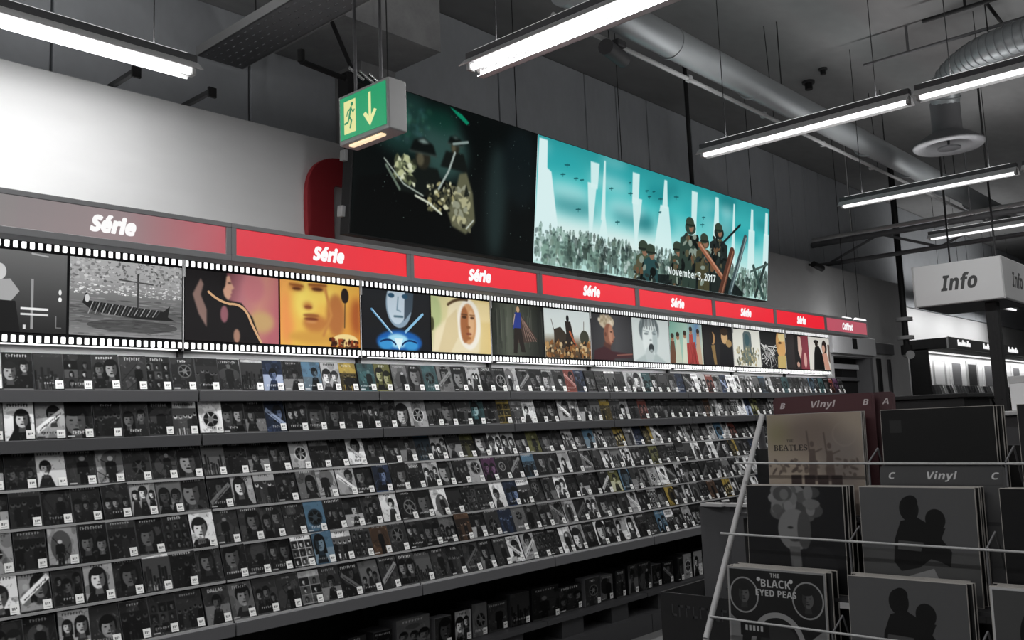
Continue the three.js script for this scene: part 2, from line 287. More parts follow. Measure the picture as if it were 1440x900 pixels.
// a canvas whose soft passages are painted in layers, each blurred once
function layered(w, h, fn) {
  const [main, mk] = canvas(w, h); let [lay, lk] = canvas(w, h), blur = 'none';
  const flush = (nb) => { mk.filter = blur; mk.drawImage(lay, 0, 0); mk.filter = 'none'; blur = nb; [lay, lk] = canvas(w, h); };
  const k = new Proxy({}, { get: (_, n) => { const v = lk[n]; return typeof v === 'function' ? v.bind(lk) : v; }, set: (_, n, v) => { if (n === 'filter') flush(v); else lk[n] = v; return true; } });
  fn(P(k, 0, 0, w, h), k); flush('none'); return main;
}
const g8 = (v) => `rgb(${v | 0},${v | 0},${v | 0})`;
function paintFace(p, u, v, s, skin, hair, shade, asp = 1) {      // a generic face, s = half height
  const e = shade.length % 2 ? 1 : -1, long = (u * 37 + s * 91) % 1 > 0.5;
  p.ell(u, v - s * 0.28, s * 0.84 * asp, s * 0.92, hair); if (long) p.poly([[u - s * 0.85 * asp, v - s * 0.3], [u + s * 0.85 * asp, v - s * 0.3], [u + s * 0.9 * asp, v + s * 1.2], [u - s * 0.9 * asp, v + s * 1.2]], hair);
  p.poly([[u - s * 0.3 * asp, v + s * 0.6], [u + s * 0.3 * asp, v + s * 0.6], [u + s * 0.42 * asp, v + s * 1.4], [u - s * 0.42 * asp, v + s * 1.4]], shade);
  p.ell(u, v + s * 0.06, s * 0.64 * asp, s * 0.84, skin);
  p.poly([[u + e * s * 0.12 * asp, v - s * 0.7], [u + e * s * 0.62 * asp, v - s * 0.5], [u + e * s * 0.66 * asp, v + s * 0.3], [u + e * s * 0.3 * asp, v + s * 0.86], [u + e * s * 0.18 * asp, v + s * 0.4]], shade);
  p.ell(u - s * 0.08 * asp, v - s * 0.62, s * 0.6 * asp, s * 0.26, hair);
  for (const d of [-1, 1]) p.ell(u + d * s * 0.27 * asp, v - s * 0.1, s * 0.12 * asp, s * 0.055, hair);
  p.ell(u + e * s * 0.06 * asp, v + s * 0.26, s * 0.1 * asp, s * 0.08, shade); p.ell(u, v + s * 0.5, s * 0.2 * asp, s * 0.06, hair);
}
function paintFigure(p, u, v0, v1, c, head, asp = 1) {            // standing person between heights v0 (top) and v1
  const h = v1 - v0, w = h * 0.13 * asp;
  p.ell(u, v0 + h * 0.07, w * 0.55, h * 0.075, head);
  p.poly([[u - w, v0 + h * 0.2], [u - w * 0.4, v0 + h * 0.15], [u + w * 0.4, v0 + h * 0.15], [u + w, v0 + h * 0.2], [u + w * 1.1, v0 + h * 0.55], [u + w * 0.7, v0 + h * 0.52], [u + w * 0.75, v1], [u + w * 0.1, v1], [u, v0 + h * 0.62], [u - w * 0.1, v1], [u - w * 0.75, v1], [u - w * 0.7, v0 + h * 0.52], [u - w * 1.1, v0 + h * 0.55]], c);
}

// ------------------------------------------------------------------ big LED screen over the shelves
{
  const c1 = layered(1024, 576, (p, k) => {
    p.rect(0, 0, 1, 1, '#0c1010'); k.filter = 'blur(26px)';
    p.ell(0.22, 0.2, 0.17, 0.22, '#1e3a36'); p.ell(0.44, 0.33, 0.13, 0.2, '#33504c'); p.ell(0.75, 0.6, 0.06, 0.42, '#243232'); p.ell(0.42, 0.12, 0.1, 0.08, '#12382f'); p.ell(0.9, 0.3, 0.12, 0.3, '#141c1e');
    k.filter = 'blur(4px)';
    for (let i = 0; i < 90; i++) p.ell(rr(0.08, 0.36), rr(0.08, 0.34), rr(0.005, 0.02), rr(0.008, 0.03), `rgba(${60 + rnd() * 40 | 0},${110 + rnd() * 60 | 0},${100 + rnd() * 50 | 0},.16)`);
    p.poly([[0.02, 0.64], [0.2, 0.55], [0.3, 0.5], [0.56, 0.56], [0.64, 1], [0, 1]], '#0a0c0c');
    for (const [u, v, w, l] of [[0.33, 0.36, 0.062, '#7d918c'], [0.5, 0.25, 0.038, '#4f625e']]) { p.poly([[u - w * 2, v + w * 5], [u - w * 1.3, v + w * 1.9], [u + w * 1.3, v + w * 1.7], [u + w * 2.1, v + w * 5]], '#151a18'); p.ell(u, v + w * 0.9, w * 0.62, w * 1.25, '#2b2a22'); p.ell(u - w * 0.2, v + w * 1.1, w * 0.3, w * 0.7, '#5a5644'); p.poly([[u - w * 1.1, v + w * 0.4], [u - w * 0.8, v - w * 0.9], [u, v - w * 1.4], [u + w * 0.85, v - w * 0.8], [u + w * 1.15, v + w * 0.3]], '#101514'); p.poly([[u - w * 0.5, v - w * 0.9], [u, v - w * 1.25], [u + w * 0.5, v - w * 0.9], [u, v - w * 0.7]], l); p.line([[u - w * 1.1, v + w * 0.42], [u + w * 1.15, v + w * 0.32]], '#3e4a46', 0.012); }
    p.poly([[0.53, 0.46], [0.57, 0.44], [0.61, 0.58], [0.63, 0.78], [0.58, 0.88], [0.5, 0.84], [0.47, 0.74], [0.51, 0.6]], '#66674f');
    k.filter = 'blur(2px)';
    for (let i = 0; i < 80; i++) { const u = 0.24 + rr(-0.06, 0.05), v = 0.52 + rr(-0.08, 0.08); p.ell(u, v, rr(0.006, 0.02), rr(0.008, 0.022), pick(['#c3c99c', '#7b8463', '#2a2e24', '#e1e6c6', '#4f553f']), rr(0, 3)); }
    for (let i = 0; i < 90; i++) { const a = rnd(), u = 0.36 + a * 0.14, v = 0.62 + rr(-0.03, 0.16) - a * 0.06; p.ell(u, v, rr(0.004, 0.018), rr(0.006, 0.02), pick(['#a8a274', '#5c5c44', '#191b16', '#d9d9b4', '#3a3d30']), rr(0, 3)); }
    for (let i = 0; i < 50; i++) { const u = rr(0.5, 0.6), v = rr(0.55, 0.86); p.ell(u, v, rr(0.004, 0.016), rr(0.01, 0.04), pick(['#b9b791', '#6f6f58', '#2a2c24', '#9da08a']), rr(0, 3)); }
    p.line([[0.42, 0.6], [0.47, 0.46], [0.5, 0.32]], '#aebcb6', 0.018); p.line([[0.49, 0.26], [0.57, 0.22]], '#8fa09c', 0.02); p.line([[0.14, 0.48], [0.24, 0.62], [0.34, 0.67]], '#c4d0c4', 0.01); p.line([[0.15, 0.52], [0.22, 0.66]], '#6b7a6c', 0.02);
    p.line([[0.3, 0.68], [0.37, 0.71], [0.44, 0.77]], '#e4ead6', 0.016); p.line([[0.58, 0.84], [0.62, 0.77]], '#dfe8dd', 0.01); p.poly([[0.57, 0.52], [0.59, 0.6], [0.56, 0.62]], '#20241e');
    p.poly([[0.46, 0.005], [0.53, 0.035], [0.575, 0.08], [0.56, 0.1], [0.5, 0.05]], '#0f8a66');
    k.filter = 'none';
    for (let i = 0; i < 90; i++) p.ell(rr(0.1, 0.97), rr(0.03, 0.85), rr(0.0008, 0.003), rr(0.002, 0.006), `rgba(160,190,180,${rr(0.1, 0.5)})`);
  });
  const b = 540 / 2048, c2 = layered(2048, 540, (q, k) => {
    q.lin(0, 0, 0, 1, [[0, '#2d9ea2'], [0.3, '#48c6c8'], [0.55, '#9fe8e8'], [0.72, '#d4faf6'], [1, '#c6efe8']]);
    k.filter = 'blur(26px)';
    for (let i = 0; i < 30; i++) q.ell(rnd(), rr(0.02, 0.5), rr(0.02, 0.09), rr(0.03, 0.09), pick(['rgba(14,104,112,.55)', 'rgba(230,255,255,.5)', 'rgba(40,170,178,.5)']));
    q.rect(0.02, 0.62, 0.5, 0.8, 'rgba(240,255,252,.7)');
    k.filter = 'blur(2px)';
    q.poly([[0.004, 0.02], [0.03, 0.02], [0.032, 0.24], [0.045, 0.26], [0.09, 0.98], [0, 0.98]], '#e6ffff');
    for (const [u, v0, w0, v1, w1] of [[0.19, 0.08, 0.016, 0.3, 0.012], [0.182, 0.26, 0.016, 0.78, 0.003], [0.225, 0.04, 0.003, 0.55, 0.008], [0.228, 0.5, 0.004, 0.9, 0.03], [0.345, 0.06, 0.014, 0.34, 0.013], [0.352, 0.28, 0.02, 0.72, 0.003], [0.468, 0.04, 0.006, 0.3, 0.012], [0.466, 0.28, 0.018, 0.98, 0.055], [0.6, 0.06, 0.014, 0.7, 0.01], [0.71, 0.05, 0.008, 0.9, 0.024], [0.8, 0.06, 0.004, 0.8, 0.012], [0.9, 0.06, 0.006, 0.3, 0.01], [0.9, 0.28, 0.018, 0.85, 0.02], [0.985, 0.05, 0.008, 0.3, 0.01], [0.985, 0.28, 0.014, 0.9, 0.02]])
      q.poly([[u - w0, v0], [u + w0, v0], [u + w1, v1], [u - w1, v1]], 'rgba(226,255,254,.94)');
    k.filter = 'none';
    for (let i = 0; i < 18; i++) { const u = rr(0.02, 0.65), v = rr(0.14, 0.55), s = rr(0.004, 0.01); q.line([[u - s, v], [u + s, v - 0.01]], 'rgba(20,80,86,.7)', 0.012); q.line([[u, v - s * 2], [u, v + s * 2]], 'rgba(20,80,86,.55)', 0.008); }
    k.filter = 'blur(1.5px)';
    for (let i = 0; i < 520; i++) {
      const u = rnd(), near = rnd(), v = 0.7 + 0.25 * near, hh = 0.06 + 0.1 * near, gch = u < 0.1 ? rr(120, 200) : rr(55, 185);
      paintFigure(q, u, v - hh * 0.6, v + hh * 0.5, `rgba(${gch * 0.8 | 0},${gch | 0},${gch * 0.92 | 0},.6)`, `rgba(${gch * 0.5 | 0},${gch * 0.66 | 0},${gch * 0.62 | 0},.7)`, b * rr(1.2, 2.4));
    }
    for (let i = 0; i < 400; i++) q.ell(rnd(), rr(0.72, 0.98), rr(0.002, 0.008), rr(0.008, 0.03), pick(['rgba(230,250,246,.6)', 'rgba(60,80,76,.5)', 'rgba(120,140,126,.5)', 'rgba(30,44,44,.5)']), rr(0, 3));
    k.filter = 'blur(1px)';
    q.poly([[0.36, 1], [0.42, 0.93], [0.52, 0.9], [0.6, 0.84], [0.78, 0.82], [0.86, 0.96], [0.86, 1]], 'rgba(16,24,24,.92)');
    for (const [u, v0, v1, cc] of [[0.385, 0.66, 0.98, '#4c5a46'], [0.415, 0.68, 1.02, '#2c4e50'], [0.53, 0.6, 1, '#3c4a40'], [0.585, 0.34, 1, '#33443c'], [0.655, 0.46, 1, '#4c4a34'], [0.725, 0.32, 0.96, '#232c2a']]) {
      paintFigure(q, u, v0 + 0.02, v1 + 0.24, cc, cc, b * 1.5); q.ell(u + 0.004, v0 + 0.075, 0.011, 0.045, '#94705a'); q.ell(u - 0.003, v0 + 0.03, 0.019, 0.05, '#3a473b'); q.line([[u - 0.02, v0 + 0.06], [u + 0.018, v0 + 0.055]], '#232c26', 0.018);
      for (let i = 0; i < 26; i++) q.ell(u + rr(-0.035, 0.035), v0 + rr(0.14, 0.5), rr(0.003, 0.011), rr(0.012, 0.05), pick(['#161d1b', '#5d5a44', '#2a3634', '#71563f', '#8d9c90', '#101615']), rr(0, 3));
    }
    q.line([[0.735, 0.52], [0.835, 0.26]], '#1c2324', 0.026); q.line([[0.63, 0.56], [0.755, 0.86]], '#9a6248', 0.06); q.line([[0.635, 0.56], [0.755, 0.84]], '#c9977c', 0.02);
    q.line([[0.74, 1.02], [0.795, 0.56]], '#5c3a2e', 0.1); q.line([[0.748, 1.0], [0.8, 0.56]], '#9a6a54', 0.025); q.line([[0.79, 0.98], [0.865, 0.38]], '#44565a', 0.07); q.line([[0.796, 0.96], [0.87, 0.38]], '#8fa3a4', 0.02);
    q.line([[0.93, 0.97], [0.985, 0.6]], '#2c3a38', 0.05); q.line([[0.915, 0.66], [0.975, 0.97]], '#39504c', 0.05); q.line([[0.9, 0.72], [1, 0.6]], '#4c605c', 0.025);
    k.filter = 'none';
    q.text('November 3, 2017', 0.6, 0.87, 0.1, '#f4fffd', 'sans-serif', 'bold');
  });
  const t = thing('led_screen', 'wide hanging LED screen, dark soldiers on one part and teal battle scene beside', 'screen', [3.364, 2.872, 0.3]);
  t.rotation.x = Math.atan2(0.106, 1.0);
  part('cabinet', [rbx(5.545, 1.0, 0.09, 0.006, 2.8235, 0.505, -0.05)], M.black, t);
  const e = (cv, i) => new THREE.MeshPhysicalMaterial({ color: 0x030303, roughness: 0.6, specularIntensity: 0.15, emissive: 0xffffff, emissiveIntensity: i, emissiveMap: tex(cv) });
  const a1 = printBox(1.72, 0.98, 0.006, [0, 0, 1, 1]); a1.translate(0.923, 0.507, -0.004);
  part('display', [a1], e(c1, 0.8), t).userData.label = 'dark display showing dim soldiers';
  const a2 = printBox(3.8, 0.98, 0.006, [0, 0, 1, 1]); a2.translate(3.688, 0.507, -0.004);
  part('display', [a2], e(c2, 0.85), t).userData.label = 'bright teal display with light beams and a crowd';
  part('suspension_pole', [rod([4.1, 1.0, -0.05], [4.1, 2.31, -0.189], 0.02, 10)], M.black, t);
  for (const x of [0.35, 1.6, 2.95, 5.3]) part('suspension_wire', [rod([x, 1.0, -0.05], [x, 2.31, -0.189], 0.004, 5)], M.wire, t);
  for (const y of [0.15, 0.5, 0.85]) part('rear_bracket', [rbx(0.03, 0.07, 0.05, 0.004, 0.04, y, -0.07)], M.lightGrey, t);
}

// ------------------------------------------------------------------ shelf bays
const BAY = 1.241, X0 = 1.25, NB = 8, BAYS = []; for (let k = -1; k < NB; k++) BAYS.push(k);
const ROWS = [[1.916, 0.15, 15], [1.681, 0.18, 15], [1.458, 0.22, 21], [1.29, 0.29, 21], [1.11, 0.36, 21], [0.941, 0.43, 21], [0.75, 0.5, 21]];
const PICT = ['stage light', 'rowing ship', 'dancer silhouette', 'yellow portrait', 'blue face', 'white headscarf', 'caped figure', 'horsemen', 'blond profile', 'screaming face', 'robed group', 'two golden faces', 'tall tower', 'golden half face', 'dark red', 'black coat'];
const bayNear = (k) => (k < 0 ? 'shelf bay beyond the stage light picture' : `shelf bay under the ${PICT[2 * k]} and ${PICT[2 * k + 1]} pictures`);
{
  const W = BAY - 0.006, g = {
    rear: [box2(0.003, W, 0.02, 1.66, -0.07, -0.05)], white: [box2(0.003, W, 1.66, 2.2, -0.07, -0.05)],
    shelf: (y, z) => [box2(0.003, W, y - 0.03, y, -0.05, z + 0.012)], edge: (y, z) => [rbx(W - 0.003, 0.06, 0.012, 0.003, BAY / 2, y - 0.026, z + 0.02)],
    ledge: (y, z) => [box2(0.003, W, y - 0.006, y, z - 0.06, z + 0.017)], lip: (y, z) => [box2(0.003, W, y - 0.006, y + 0.006, z + 0.017, z + 0.019)],
    front: [rbx(W - 0.003, 0.065, 0.03, 0.004, BAY / 2, 0.715, 0.52)], base: [box2(0.003, W, 0.27, 0.3, -0.05, 0.44)], plinth: [box2(0.003, W, 0, 0.27, 0.2, 0.22)],
    foot: [box2(0.2, 0.45, 0.14, 0.27, 0.22, 0.4), box2(0.8, 1.02, 0.14, 0.27, 0.22, 0.4)], step: [box2(0.003, W, 0.0, 0.14, 0.22, 0.47)], post: [box2(-0.014, 0.014, 0, 2.62, -0.05, -0.022)],
  };
  { const s = new THREE.Shape(); s.moveTo(0.05, 1.6); s.lineTo(-0.09, 1.6); s.lineTo(-0.44, 0.755); s.lineTo(-0.5, 0.72); s.lineTo(0.05, 0.72); s.closePath(); const e = new THREE.ExtrudeGeometry(s, { depth: W - 0.003, bevelEnabled: false }); e.rotateY(Math.PI / 2); e.translate(0.003, 0, 0); g.slope = [e]; }
  const shelves = ROWS.slice(0, 2).map(([y, z]) => [join(g.shelf(y, z)), join(g.edge(y, z))]), tiers = ROWS.slice(2).map(([y, z]) => [join(g.ledge(y, z)), join(g.lip(y, z))]);
  for (const k of BAYS) {
    const t = thing('shelf_bay', bayNear(k), 'shelving', [X0 + k * BAY, 0, 0], 'bays of the DVD wall');
    part('back_panel', g.white, M.shelfWhite, t); part('back_panel', g.rear, M.softBlack, t);
    for (const [a, b] of shelves) { part('shelf_edge', [b], M.shelfGrey, part('shelf', [a], M.shelfGrey, t)); }
    part('sloped_carcass', g.slope, M.black, t);
    for (const [a, b] of tiers) { part('clear_lip', [b], M.acrylic, part('ledge', [a], M.black, t)); }
    part('front_board', g.front, M.lip, t); part('base_shelf', g.base, M.darkGrey, t); part('plinth', g.plinth, M.black, t); part('plinth_step', g.step, M.darkGrey, t);
    part('foot_block', [g.foot[0]], M.darkGrey, t); part('foot_block', [g.foot[1]], M.darkGrey, t); part('upright', g.post, M.black, t);
    const led = part('light_strip', [box2(0.04, W - 0.04, 2.147, 2.152, 0.01, 0.03)], M.glowWhite, t); led.userData.label = 'white light strip under the film strip';
    const a = new THREE.RectAreaLight(0xffffff, COVELED, W - 0.08, 0.02); a.position.set(BAY / 2, 2.143, 0.02); a.rotation.x = -Math.PI / 2; a.name = 'strip_light'; t.add(a);
  }
}

// ------------------------------------------------------------------ film strip panels with pictures
const PC = 4, PR = 5, PW = 512, PH = 360;
const [pcv, pk] = canvas(PC * PW, PR * PH);
const picPaint = [
  (p, a) => { p.lin(0, 0, 0, 1, [[0, '#757575'], [0.5, '#4a4a4a'], [1, '#2a2a2a']]); p.ell(0.48, 0.28, 0.05, 0.1, '#d0d0d0'); p.poly([[0.38, 0.4], [0.56, 0.36], [0.63, 0.5], [0.57, 0.62], [0.4, 0.62]], '#a8a8a8'); p.poly([[0.36, 0.62], [0.6, 0.62], [0.64, 1], [0.34, 1]], '#1c1c1c'); p.rect(0.715, 0.34, 0.735, 0.95, '#9b9b9b'); p.rect(0.64, 0.69, 0.85, 0.72, '#ededed'); p.rect(0.64, 0.76, 0.85, 0.785, '#dcdcdc'); p.ell(0.94, 0.48, 0.012, 0.035, '#e8e8e8'); p.ell(0.94, 0.57, 0.014, 0.03, '#f2f2f2'); p.line([[0.91, 0.78], [0.91, 0.92], [0.95, 0.92]], '#7c7c7c', 0.012); p.rect(0.66, 0.9, 0.68, 0.95, '#ddd'); p.line([[0.72, 0.03], [0.84, 0.05]], '#b8b8b8', 0.02); },
  (p, a, k) => { p.lin(0, 0, 0, 1, [[0, '#b9b9b9'], [0.28, '#a5a5a5'], [0.45, '#7c7c7c'], [0.7, '#5e5e5e'], [1, '#8d8d8d']]); for (let i = 0; i < 420; i++) p.ell(rnd(), rr(0, 0.3), rr(0.004, 0.02), rr(0.004, 0.02), g8(rr(95, 215))); for (let i = 0; i < 300; i++) p.ell(rnd(), rr(0.32, 0.46), rr(0.004, 0.018), rr(0.004, 0.012), g8(rr(120, 250))); for (let i = 0; i < 240; i++) p.ell(rnd(), rr(0.5, 1), rr(0.02, 0.07), rr(0.003, 0.01), `rgba(${i % 2 ? '190,190,190' : '40,40,40'},.25)`); p.ell(0.55, 0.85, 0.4, 0.08, 'rgba(40,40,40,.5)'); p.poly([[0.11, 0.58], [0.14, 0.44], [0.17, 0.55], [0.82, 0.63], [0.88, 0.55], [0.86, 0.7], [0.93, 0.75], [0.6, 0.75], [0.2, 0.68]], '#242424'); for (let i = 0; i < 22; i++) p.line([[0.2 + i * 0.028, 0.56 + i * 0.003], [0.16 + i * 0.028, 0.71]], g8(i % 2 ? 70 : 160), 0.012); p.line([[0.585, 0.16], [0.585, 0.62]], '#3a3a3a', 0.02); p.line([[0.42, 0.25], [0.72, 0.28]], '#4a4a4a', 0.018); p.ell(0.15, 0.52, 0.02, 0.05, '#d0d0d0'); },
  (p, a, k) => { p.lin(0, 0, 1, 0.4, [[0, '#2a2627'], [0.4, '#6d4349'], [0.6, '#b9787f'], [0.8, '#c98a7c'], [1, '#b96a72']]); k.filter = 'blur(14px)'; p.ell(0.8, 0.68, 0.14, 0.16, '#c9a572'); p.ell(0.72, 0.2, 0.12, 0.2, '#c0777c'); k.filter = 'blur(3px)'; p.poly([[0, 0], [0.42, 0], [0.46, 0.2], [0.45, 0.4], [0.58, 0.42], [0.7, 0.62], [0.8, 1], [0, 1]], '#211f20'); p.poly([[0.08, 0.35], [0.16, 0.12], [0.19, 0.2], [0.16, 0.35], [0.22, 0.55], [0.22, 0.8], [0.14, 0.62]], '#8d726a'); p.poly([[0.39, 0.08], [0.455, 0.04], [0.475, 0.14], [0.505, 0.22], [0.475, 0.25], [0.482, 0.29], [0.465, 0.31], [0.472, 0.34], [0.44, 0.4], [0.4, 0.34], [0.375, 0.2]], '#cf9f86'); p.ell(0.455, 0.15, 0.02, 0.012, '#3a2826'); p.poly([[0.36, 0.02], [0.43, 0.0], [0.41, 0.2], [0.37, 0.3]], '#1d1a1b'); p.ell(0.4, 0.6, 0.04, 0.12, '#96626a'); p.ell(0.53, 0.9, 0.035, 0.1, '#a98270'); k.filter = 'none'; p.curve([[0.24, 0.3], [0.33, 0.42], [0.46, 0.45], [0.62, 0.42], [0.68, 0.68], [0.74, 0.85], [0.8, 0.99]], '#d9ad82', 0.035); },
  (p, a, k) => { p.lin(0, 0, 1, 1, [[0, '#f2a85a'], [0.45, '#f0c458'], [1, '#d98a3a']]); k.filter = 'blur(20px)'; p.ell(0.08, 0.6, 0.08, 0.4, '#f09a58'); p.ell(0.95, 0.5, 0.08, 0.3, '#a8562c'); p.ell(0.45, 0.36, 0.33, 0.62, '#eec05a'); p.ell(0.3, 0.3, 0.13, 0.3, '#f6dc6c'); p.ell(0.5, 0.2, 0.18, 0.14, '#f3d264'); k.filter = 'blur(12px)'; p.ell(0.68, 0.5, 0.12, 0.34, '#b87440'); p.ell(0.42, 0.64, 0.15, 0.13, '#c07c42'); p.ell(0.2, 0.1, 0.09, 0.06, '#b06c38'); p.ell(0.45, 0.08, 0.11, 0.06, '#b06c38'); p.ell(0.33, 0.38, 0.06, 0.06, '#c07c40'); p.ell(0.4, 0.86, 0.3, 0.1, '#d8a24c'); k.filter = 'blur(4px)'; p.ell(0.2, 0.13, 0.055, 0.022, '#5a301e'); p.ell(0.45, 0.11, 0.07, 0.026, '#55301e'); p.line([[0.12, 0.07], [0.27, 0.085]], '#8a5028', 0.03); p.line([[0.35, 0.05], [0.56, 0.04]], '#8a5028', 0.034); p.ell(0.335, 0.4, 0.05, 0.025, '#8a4c2a'); p.ell(0.37, 0.525, 0.1, 0.028, '#9a6034'); p.ell(0.37, 0.58, 0.09, 0.018, '#6a2e1e'); p.ell(0.37, 0.625, 0.07, 0.02, '#d0935a'); p.line([[0.55, 0.1], [0.62, 0.5], [0.52, 0.82]], '#c98a4a', 0.05); k.filter = 'blur(2px)'; p.ell(0.8, 0.17, 0.05, 0.12, '#2b2420'); p.line([[0.8, 0.28], [0.79, 0.68]], '#3a2c22', 0.014); p.ell(0.8, 0.88, 0.16, 0.1, '#f6dc98'); for (let i = 0; i < 34; i++) p.ell(rr(0.6, 0.97), rr(0.87, 1), rr(0.008, 0.025), rr(0.015, 0.045), pick(['#6a2f1c', '#3b2016', '#a04a26'])); },
  (p, a, k) => { p.lin(0, 0, 0, 1, [[0, '#2b2d30'], [0.5, '#1d1e20'], [1, '#1b1d22']]); k.filter = 'blur(2px)'; p.ell(0.53, 0.22, 0.19, 0.4, '#8fa6b8'); p.ell(0.5, 0.2, 0.14, 0.36, '#c6d6e2'); p.poly([[0.62, 0], [0.75, 0], [0.73, 0.3], [0.6, 0.5]], '#44525e'); for (const u of [0.42, 0.62]) p.ell(u, 0.08, 0.045, 0.04, '#33566e'); p.line([[0.52, 0.1], [0.5, 0.32], [0.55, 0.34]], '#7d97a8', 0.025); p.line([[0.46, 0.43], [0.58, 0.43]], '#55707f', 0.035); k.filter = 'blur(7px)'; p.ell(0.53, 0.86, 0.33, 0.2, '#1d5fae'); p.ell(0.5, 0.84, 0.16, 0.12, '#a8e0f6'); p.ell(0.7, 0.9, 0.1, 0.1, '#3f9ad6'); p.ell(0.33, 0.9, 0.1, 0.1, '#3f9ad6'); k.filter = 'none'; p.line([[0.14, 0.34], [0.42, 0.72]], '#5f9cc8', 0.04); p.line([[0.88, 0.36], [0.62, 0.68]], '#8fc4e4', 0.045); p.line([[0.15, 0.34], [0.42, 0.71]], '#cfeaf8', 0.012); for (const e of [-1, 1]) p.curve([[0.52 + e * 0.05, 0.9], [0.52 + e * 0.12, 0.78], [0.52 + e * 0.26, 0.86]], '#12305e', 0.03); p.poly([[0.45, 0.8], [0.58, 0.8], [0.52, 1]], '#e6fbff'); },
  (p, a, k) => { p.lin(0, 0, 1, 0, [[0, '#cfcf9c'], [0.4, '#e9dba4'], [1, '#e8cd8c']]); k.filter = 'blur(10px)'; p.rect(0.75, 0.05, 1, 0.4, '#f0dca6'); p.ell(0.05, 0.3, 0.12, 0.3, '#b8c48c'); p.poly([[0.3, 0.1], [0.52, 0], [0.78, 0.12], [0.82, 0.6], [0.78, 1], [0, 1], [0.06, 0.6], [0.25, 0.4]], '#f1e4c0'); k.filter = 'blur(5px)'; p.ell(0.62, 0.47, 0.2, 0.46, '#faf4e6'); p.poly([[0.25, 0.4], [0.42, 0.2], [0.44, 0.7], [0.3, 1], [0.1, 1]], '#e2d0a4'); p.ell(0.61, 0.46, 0.135, 0.37, '#d6a070'); p.ell(0.55, 0.48, 0.075, 0.33, '#a86a42'); p.ell(0.66, 0.44, 0.05, 0.24, '#e2b488'); k.filter = 'blur(3px)'; p.ell(0.545, 0.34, 0.04, 0.025, '#4a3020'); p.ell(0.68, 0.345, 0.035, 0.022, '#5a3c28'); p.line([[0.5, 0.29], [0.59, 0.295]], '#5c3c26', 0.022); p.line([[0.64, 0.295], [0.72, 0.3]], '#7a5234', 0.02); p.ell(0.61, 0.52, 0.035, 0.025, '#8a5632'); p.ell(0.615, 0.64, 0.05, 0.018, '#7c3f30'); p.ell(0.6, 0.72, 0.05, 0.03, '#a4683e'); p.curve([[0.28, 0.14], [0.42, 0.0], [0.6, 0.02]], '#5a4630', 0.05); p.ell(0.02, 0.5, 0.03, 0.12, '#4a4a30'); },
  (p, a, k) => { p.lin(0, 0, 1, 0, [[0, '#2c2f2a'], [0.3, '#5b6054'], [0.55, '#474b42'], [0.9, '#2a2c28'], [1, '#1f2020']]); k.filter = 'blur(3px)'; for (let i = 0; i < 30; i++) { const u = rnd(); p.line([[u, rr(0, 0.3)], [u + rr(-0.02, 0.02), rr(0.6, 1)]], `rgba(${rnd() > 0.5 ? '150,155,138' : '20,22,20'},.3)`, 0.02); } k.filter = 'blur(1px)'; p.poly([[0.52, 0.14], [0.86, 0.66], [0.72, 0.72], [0.42, 0.75]], '#4a3c36'); for (let i = 0; i < 5; i++) p.line([[0.56 + i * 0.02, 0.24 + i * 0.03], [0.64 + i * 0.05, 0.7]], '#a08478', 0.012); p.poly([[0.44, 0.16], [0.55, 0.16], [0.55, 0.46], [0.4, 0.48]], '#2f3f8c'); p.ell(0.5, 0.1, 0.03, 0.06, '#c9a582'); p.poly([[0.42, 0.46], [0.55, 0.46], [0.62, 0.92], [0.54, 0.92], [0.49, 0.66], [0.46, 0.95], [0.39, 0.95]], '#2b2623'); p.line([[0.44, 0.2], [0.4, 0.4]], '#c8b49c', 0.02); },
  (p, a, k) => { p.lin(0, 0, 0, 1, [[0, '#dfe9e8'], [0.5, '#d4dcd8'], [0.7, '#7a6a54'], [1, '#4a3a2a']]); k.filter = 'blur(1px)'; p.poly([[0.2, 0.42], [0.34, 0.36], [0.46, 0.5], [0.44, 0.8], [0.2, 0.8]], '#3c342c'); p.line([[0.15, 0.22], [0.24, 0.6]], '#463a2c', 0.015); p.line([[0.86, 0.22], [0.84, 0.6]], '#463a2c', 0.015); p.ell(0.5, 0.18, 0.03, 0.07, '#1d1d1e'); p.poly([[0.44, 0.24], [0.56, 0.24], [0.62, 0.55], [0.64, 0.9], [0.42, 0.9], [0.46, 0.5]], '#2c2622'); p.line([[0.54, 0.45], [0.66, 0.72]], '#b06040', 0.05); p.ell(0.86, 0.56, 0.1, 0.16, '#3f4236'); for (let i = 0; i < 120; i++) p.ell(rnd(), rr(0.66, 1), rr(0.01, 0.04), rr(0.02, 0.06), pick(['#6a4a2c', '#b08a58', '#2c2018', '#8a5c34', '#cdb48a'])); },
